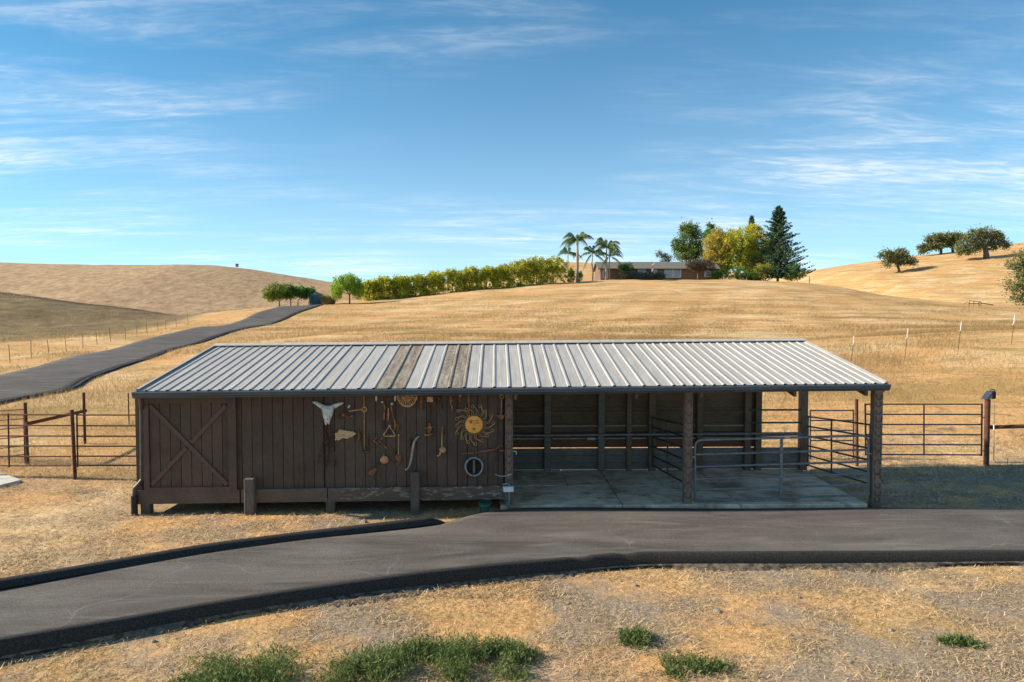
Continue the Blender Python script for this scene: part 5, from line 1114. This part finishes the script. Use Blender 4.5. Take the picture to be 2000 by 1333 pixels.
pt('maple_tree', 'orange tinged autumn tree at the right house end', 1402, 157, [(1390, 475, 16, 16), (1403, 460, 15, 13), (1414, 472, 14, 16), (1386, 496, 14, 16), (1404, 497, 17, 18), (1420, 500, 13, 18), (1398, 520, 17, 10), (1378, 506, 9, 12), (1412, 524, 14, 12)], leaf_mat('orange_autumn_leaf', [(0, (.18, .20, .04)), (.4, (.42, .40, .06)), (.72, (.62, .46, .09)), (1, (.60, .32, .11))], .35, .5, .5), 7500, .40, .22, 3, 94, sig=.42)
pt('maple_tree', 'yellow-green autumn tree in the middle of the hilltop grove', 1440, 156, [(1436, 458, 14, 13), (1425, 478, 14, 15), (1447, 476, 15, 16), (1434, 498, 17, 18), (1452, 502, 14, 18), (1440, 520, 17, 10), (1456, 486, 12, 16), (1420, 516, 13, 12)], L_YEL, 7500, .40, .22, 3, 95, sig=.42)
pt('maple_tree', 'golden autumn tree left of the dark conifer', 1478, 157, [(1470, 450, 14, 11), (1484, 456, 13, 12), (1464, 472, 14, 16), (1484, 478, 15, 17), (1470, 498, 16, 17), (1494, 500, 13, 16), (1482, 518, 18, 11), (1505, 508, 11, 14), (1500, 474, 9, 14), (1508, 492, 9, 12)], L_YEL, 8000, .40, .22, 3, 96, sig=.42)
pt('maple_tree', 'yellow-green tree filling the grove behind the two autumn trees', 1458, 163, [(1452, 458, 15, 14), (1430, 468, 14, 16), (1460, 486, 18, 20), (1426, 492, 16, 18), (1500, 486, 13, 18), (1490, 508, 16, 16), (1456, 512, 18, 16)], L_YEL, 6500, .42, .22, 3, 97, sig=.42)
def conifer(label, foot, Y, top, halfw, seed, b0=.06, dens=1.0):
    rng = np.random.default_rng(seed); b = base(foot, Y); root = thing('conifer', b, label, 'tree', 'conifers of the hilltop grove'); k = Y/F_PX; h = P(foot, top, Y)[2] - b[2]; Wd = halfw*k
    mb = MB().tube([(0, 0, -.4), (0, 0, h*.5), (0, 0, h*.99)], [.28, .17, .03], 8); C = []
    nb = int(190*dens)
    for i in range(nb):
        t = b0 + (1 - b0)*(i/nb)**1.05; a = 2.4*i + rng.normal()*.3; L_ = Wd*(1 - t)**.82*rng.uniform(.42, 1.25) + .15; z0 = h*t; d = np.array([math.cos(a), math.sin(a), 0]); pts = []
        for s_ in np.linspace(0, 1, 5): pts.append(d*L_*s_ + np.array([0, 0, z0 + L_*(-.10*s_ + .30*s_*s_)]))
        mb.tube(pts, [.05*(1 - t) + .012, .035*(1 - t) + .01, .025*(1 - t) + .01, .012, .006], 4)
        m = int(26 + 70*L_/Wd)
        s_ = rng.random(m)**.75; c = d[None]*L_*s_[:, None] + np.c_[np.zeros((m, 2)), z0 + L_*(-.10*s_ + .30*s_*s_)] + rng.normal(size=(m, 3))*np.array([.16, .16, .07])*(1.2 - s_[:, None]*.5); c[:, 2] -= .10*rng.random(m); C.append(c)
    V, F = rhombi(rng, np.concatenate(C), .5, aspect=.36); place('crown', np_mesh('crown', V, F, L_CON), root, b); place('trunk', mb.mesh('trunk', M_BARK), root, b)
conifer('tall dark pointed conifer at the right end of the grove', 1518, 153, 403, 64, 7, dens=1.7)
conifer('conifer tip rising behind the golden autumn tree', 1466, 168, 422, 30, 8)
for i, (nm, lab, foot, Y, L, m, n) in enumerate((('shrub', 'low olive shrub at the right house corner under the orange tree', 1406, 150.5, [(1398, 538, 10, 6), (1412, 536, 11, 8)], L_GREEN, 1500), ('shrub', 'wide low dark green shrub at the foot of the yellow tree', 1446, 151.5, [(1430, 536, 13, 8), (1448, 533, 15, 9), (1468, 537, 15, 7)], L_GREEN, 2200), ('shrub', 'yellow-green shrub left of the conifer trunk', 1490, 151, [(1484, 524, 12, 9), (1497, 527, 11, 10), (1488, 538, 12, 7)], leaf_mat('yellowing_leaf', [(0, (0.105, 0.140, 0.026)), (1, (0.560, 0.525, 0.088))]), 2000), ('shrub', 'round green shrub at the far right foot of the conifer', 1556, 150, [(1548, 527, 13, 12), (1560, 535, 13, 11), (1545, 540, 14, 8)], L_GREEN, 2600))):
    b = base(foot, Y); tree(nm, lab, b, pxblobs(b, L, rg), m, n, .30, .08, .5, 'shrub', seed=111 + i, sig=.28)
# oaks
def oak(label, foot_px, L, seed, n, tr, th, lean=(0, 0), foot=None, sz=.5):
    b = foot if foot is not None else hit(*foot_px); k = b[1]/F_PX
    return tree('oak_tree', label, b, [(q[0], q[1], q[2], q[3]*.92, q[4]*.92, q[5]*.88) for q in pxblobs(b, L, rg, .9)], L_OAK, int(n*.8), sz, tr, th, group='oaks on the right hill', seed=seed, sig=.62, clus=55, shell=.62, lean=lean)
oak('lone spreading oak lowest on the right hillside', (1757, 533), [(1727, 499, 11, 8), (1742, 501, 14, 9), (1762, 495, 13, 9), (1775, 503, 12, 8), (1755, 510, 17, 8), (1735, 514, 10, 7), (1782, 511, 8, 6)], 121, 6500, .35, 2.6, (-.8, 0))
oak('largest oak on the right hill, thick pale trunk', (1927, 505), [(1885, 470, 14, 10), (1905, 458, 15, 10), (1930, 455, 18, 12), (1948, 464, 16, 12), (1960, 478, 12, 8), (1912, 476, 18, 10), (1938, 480, 16, 8), (1884, 490, 15, 9), (1876, 481, 9, 9), (1905, 489, 10, 7)], 122, 10500, .75, 3.4, (-.6, 0))
oak('dark oak at the hill crest left of the largest oak', None, [(1820, 468, 12, 9), (1838, 466, 14, 9), (1808, 483, 11, 7), (1830, 480, 14, 8), (1800, 488, 8, 6)], 123, 6500, .4, 2.6, foot=base(1835, 222), sz=.6)
oak('oak half hidden behind the largest oak on the crest', None, [(1852, 464, 13, 8), (1868, 466, 13, 9), (1862, 476, 14, 7)], 124, 5200, .4, 2.8, foot=base(1858, 224), sz=.6)
b = base(2010, 104); oak('large oak cut by the right picture edge', None, [(1990, 513, 20, 18), (2025, 500, 30, 22), (2000, 545, 24, 22), (1978, 556, 14, 14), (2030, 545, 30, 26), (1992, 582, 12, 14), (2020, 580, 20, 16)], 125, 11000, .6, 2.5, foot=b, sz=.34)
# small shack, far fence line, hay rake
b = hit(463, 521); sh_ = thing('hilltop_hut', b, 'tiny dark hut on the far left hilltop', 'hut'); build('wall', MB().box(b + np.array([0, 0, .7]), (1.9, 1.8, 2.2)), simple('hut_grey', (.2, .18, .16), (.3, .27, .24)), sh_); build('roof', MB().prism([(b[1] - 1.2, b[2] + 1.7), (b[1], b[2] + 2.4), (b[1] + 1.2, b[2] + 1.7)], 'x', b[0] - 1.2, b[0] + 1.2), simple('hut_roof', (.05, .045, .04), (.08, .07, .06)), sh_)
b = hit(1915, 597.5); k = b[1]/F_PX; hr = thing('hay_rake', b, 'old rusty hay rake frame standing in the dry field', 'rake')
def hp(px, py, dy=0): q = P(px, py, b[1]); return np.array([q[0], b[1] + dy, q[2]])
for pts, nm in (([(1893, 588), (1914, 590)], 'frame_bar'), ([(1890, 592), (1914, 594)], 'frame_bar'), ([(1893, 587), (1893, 597)], 'upright'), ([(1902, 589), (1902, 597)], 'upright'), ([(1912, 589), (1912, 598)], 'upright'), ([(1883, 594), (1890, 589)], 'hitch'), ([(1914, 592), (1940, 596)], 'tongue')): build(nm, MB().tube([hp(*p) for p in pts], .055 if nm != 'tongue' else .08, 6), M_RUSTD, hr)
build('wheel', MB().tube([hp(1914, 593) + np.array([.05*0, .35*math.cos(t), .35*math.sin(t)]) for t in np.linspace(0, 6.28, 13)[:-1]], .05, 5, False, True), M_RUSTD, hr)
b = base(1580, 146); o = thing('fence_post', b, 'dark wooden fence post right of the hilltop grove', 'post'); build('stem', MB().tube([b - np.array([0, 0, .3]), b + np.array([0, 0, 1.4])], .09, 6), M_BARK, o); build('top', MB().tube([b + np.array([0, 0, 1.38]), b + np.array([0, 0, 1.46])], .07, 6), M_BARK, o)

# ------------------------------------------------------------------ grass
STRAW = NT('dry_straw'); _c2 = STRAW.ramp(STRAW.island(), [(0, (0.114, 0.075, 0.044)), (.3, (0.319, 0.215, 0.112)), (.65, (0.570, 0.406, 0.207)), (1, (0.820, 0.638, 0.378))]); STRAW.fin(_c2, .8, 0, .2); STRAW = STRAW.m
def lane_side(X, Y, pad=.35):
    up = np.interp(X, UPL[:, 0], UPL[:, 1]); lo = np.interp(X, LOL[:, 0], LOL[:, 1]); return (Y < lo - .17) | (Y > up + .24)
def on_ground(X, Y):
    ok = lane_side(X, Y) & ~((X > .0) & (X < 8.0) & (Y > 14.3) & (Y < 18.2)) & ~((X > XL) & (X < .3) & (Y > YF + .2) & (Y < YB))
    xr = np.interp(Y, dr[:, 1], dr[:, 0]); xl = np.interp(Y, dl[:, 1], dl[:, 0]); return ok & ~((X > xl - .2) & (X < xr + .3) & (Y > 22))
rng = np.random.default_rng(77)
# lying straw and litter near the barn and in the foreground
def litter(n, x0, x1, y0, y1, name, lmin, lmax, wid, lift, thin=None):
    X = rng.uniform(x0, x1, n); Y = y0 + (y1 - y0)*rng.random(n)**1.3; keep = on_ground(X, Y)
    pn = np.sin(X*1.7 + 2*np.sin(Y*1.1))*np.sin(Y*2.1 + 1.5*np.sin(X*.9)) + .5*np.sin(X*4.1 + Y*3.3); keep &= rng.random(n) < np.clip(.62 + .5*pn, .10, 1)
    X, Y = X[keep], Y[keep]; n = len(X); Z = H(X, Y); a = rng.uniform(0, 2*math.pi, n); L_ = rng.uniform(lmin, lmax, n); t = rng.uniform(-.05, lift, n); w_ = wid*rng.uniform(.6, 1.3, n)
    d = np.c_[np.cos(a), np.sin(a), t]*L_[:, None]; s_ = np.c_[-np.sin(a), np.cos(a), np.zeros(n)]*w_[:, None]; p = np.c_[X, Y, Z + .006]; m = p + d*.5 + s_*rng.normal(size=(n, 1))*4 + np.c_[np.zeros((n, 2)), .01 + .15*L_*rng.random(n)]
    V = np.stack([p - s_, p + s_, m + s_, m - s_, p + d], 1).reshape(-1, 3); i = np.arange(n)*5
    F = np.concatenate([np.c_[i, i + 1, i + 2], np.c_[i, i + 2, i + 3], np.c_[i + 3, i + 2, i + 4]]); place(name, np_mesh(name, V, F, STRAW), label='dry straw litter strewn over the ground beside lane and barn', cat='straw', kind='stuff')
litter(95000, -9.5, 11.5, 7.3, 12.2, 'dry_straw', .04, .17, .0028, .25)
litter(60000, -15, 1, 10.5, 19, 'dry_straw', .05, .2, .0038, .3)
litter(30000, 7.5, 17, 13.2, 21, 'dry_straw', .05, .2, .0042, .3)
# standing dry grass on the slopes, thinner with distance
def standing(n, name, seed):
    rng = np.random.default_rng(seed); D = 17.5*np.exp(rng.random(n)*math.log(120/17.5)); az = rng.uniform(-.66, .66, n); X = D*np.tan(az); Y = D
    pn = np.sin(X*.21 + 1.7*np.sin(Y*.13))*np.sin(Y*.27 + np.sin(X*.17)) + .6*np.sin(X*.8 + Y*.5)*np.sin(Y*.9 - X*.4); keep = on_ground(X, Y) & (rng.random(n) < np.clip(.45 + .55*pn, .06, 1))
    keep &= ~((Y < 24) & (np.abs(X) < 7.5) & (Y < 18.4))
    X, Y, pn = X[keep], Y[keep], pn[keep]; n = len(X); Z = H(X, Y); a = rng.uniform(0, 6.28, n); sc_ = np.clip(Y/30, .45, 2.2); h = rng.uniform(.10, .28, n)*np.where(Y < 24, .5, 1)*np.clip(.75 + .5*pn, .5, 1.3); w_ = .006*sc_*rng.uniform(.7, 1.4, n)
    p = np.c_[X, Y, Z - .01]; ln = np.c_[np.cos(a), np.sin(a), np.zeros(n)]*(h*rng.uniform(.2, 1.1, n))[:, None]; s_ = np.c_[np.ones(n), np.zeros(n), np.zeros(n)]*w_[:, None]; tip = p + ln + np.c_[np.zeros((n, 2)), h]
    V = np.stack([p - s_, p + s_, tip], 1).reshape(-1, 3); F = np.arange(3*n).reshape(n, 3); place(name, np_mesh(name, V, F, GRASS), label='dry golden grass standing on the slopes around the barn', cat='grass', kind='stuff')
GRASS = NT('dry_golden_grass'); _c3 = GRASS.ramp(GRASS.island(), [(0, (0.376, 0.232, 0.098)), (.4, (0.570, 0.389, 0.171)), (1, (0.752, 0.545, 0.268))]); GRASS.fin(_c3, .8, 0, .2); GRASS = GRASS.m
standing(420000, 'dry_grass', 5)
# tall strip along the far driveway edge
litter(2200, -9.5, 11.5, 7.3, 12.2, 'dry_straw', .12, .30, .0032, .35)
# loose stones
M_STONE = simple('grey_stone', (.16, .145, .125), (.34, .31, .27), 6, .9, bump=.5)
rs = random.Random(21); SM = []
for k in range(4):
    mb = MB().ellipsoid((0, 0, 0), (1, .8, .55), 8, 5); mb.v = [tuple(c_*(1 + rs.uniform(-.16, .16)) for c_ in q) for q in mb.v]; SM.append(mb.mesh('loose_stone', M_STONE))
STN = [(1400, 1196, .06), (1240, 1148, .05), (490, 1207, .055), (712, 1018, .06), (1740, 1232, .045), (1110, 1180, .04), (1560, 1170, .04), (300, 1262, .04), (1890, 1150, .045), (1660, 1290, .04)]
SL = ['largest grey stone in the straw below the lane, right of centre', 'grey stone just below the kerb bend', 'grey stone below the kerb above the leftmost weeds', 'flat grey stone between the upper kerb and the barn', 'small stone in the straw left of the tiny weed', 'small stone below the kerb bend, left of the round weed', 'small stone close below the kerb at right', 'small stone at lower left under the kerb', 'grey stone near the right picture edge below the kerb', 'small stone near the bottom edge at right']
for k, (px, py, r_) in enumerate(STN):
    q = G(px, py, -.25 if py > 1100 else -.1); q[2] = hz(q[0], q[1]) + r_*.2; o = place('loose_stone', SM[k % 4], None, q, label=SL[k], cat='stone', group='loose stones near the lane'); o.scale = (r_, r_, r_); o.rotation_euler = (0, 0, rs.uniform(0, 6))
# green weeds in the foreground
L_WEED = leaf_mat('green_weed', [(0, (0.037, 0.078, 0.018)), (.5, (0.131, 0.192, 0.053)), (1, (0.362, 0.396, 0.163))], .25, 3, .3)
def weed(px, py, rad, h, n, seed, label):
    b = G(px, py, -.27); b[2] = hz(b[0], b[1]) - .01; rng = np.random.default_rng(seed); root = thing('weed_clump', b, label, 'weed', 'green weeds in the foreground'); Vs = []; Fs = []
    a = rng.uniform(0, 6.28, n); n = int(n*.5); a = a[:n]; cl_ = rng.normal(size=(9, 2))*rad*.45; ci = rng.integers(0, 9, n); xy = cl_[ci]*np.array([1.3, .8]) + rng.normal(size=(n, 2))*rad*.24; r = np.minimum(np.hypot(xy[:, 0]/1.25, xy[:, 1]/.8), rad*1.3)
    hh = h*1.0*(1.05 - .5*np.clip(r/rad, 0, 1.3)**2)*rng.uniform(.35, 1.2, n); th = rng.uniform(0, 6.28, n); ln = np.c_[np.cos(th), np.sin(th)]*(hh*rng.uniform(.1, .55, n))[:, None] + xy*.25
    C = []; D = []
    for t in np.linspace(.15, 1, 9):
        C.append(np.c_[xy + ln*t*t, hh*t] + rng.normal(size=(n, 3))*.008); D.append(np.c_[rng.normal(size=(n, 2))*.8, np.full(n, .8)])
    C = np.concatenate(C); D = np.concatenate(D); D /= np.linalg.norm(D, axis=1)[:, None]; m = len(C); e = np.cross(D, rng.normal(size=(m, 3))); e /= np.linalg.norm(e, axis=1)[:, None]; l = rng.uniform(.03, .085, m)[:, None]
    V = np.stack([C, C + D*l*.5 + e*l*.09, C + D*l, C + D*l*.5 - e*l*.09], 1).reshape(-1, 3); place('leaves', np_mesh('leaves', V, np.arange(4*m).reshape(m, 4), L_WEED), root, b, kind='stuff')
    s_ = np.c_[np.ones(n), np.zeros(n), np.zeros(n)]*.002; p0 = np.c_[xy, np.zeros(n)]; p1 = np.c_[xy + ln*.3, hh*.55]; p2 = np.c_[xy + ln, hh]; V = np.stack([p0 - s_, p0 + s_, p1 + s_, p1 - s_, p2], 1).reshape(-1, 3); i = np.arange(n)*5
    place('stems', np_mesh('stems', V, np.concatenate([np.c_[i, i + 1, i + 2], np.c_[i, i + 2, i + 3], np.c_[i + 3, i + 2, i + 4]]), L_WEED), root, b, kind='stuff')
weed(500, 1335, .62, .26, 1500, 1, 'large green weed clump at the bottom edge, leftmost of the weeds')
weed(712, 1322, .48, .26, 1300, 2, 'green weed clump in the middle of the bottom edge group')
weed(800, 1285, .28, .20, 600, 3, 'thin green weed clump filling the gap behind the middle weeds')
weed(905, 1296, .46, .28, 1300, 4, 'tall green weed clump, right of the bottom middle group')
weed(1005, 1288, .20, .16, 400, 5, 'small pale green weed clump at the right end of the group')
weed(1247, 1252, .21, .15, 420, 6, 'small round green weed alone below the lane')
weed(1350, 1300, .28, .13, 480, 7, 'flat green weed alone near the bottom edge, right of the round one')
weed(1876, 1257, .18, .09, 300, 8, 'tiny green weed in the straw at far right')
weed(395, 1345, .3, .16, 400, 9, 'sparse green weed at the bottom edge, left of the large clump')
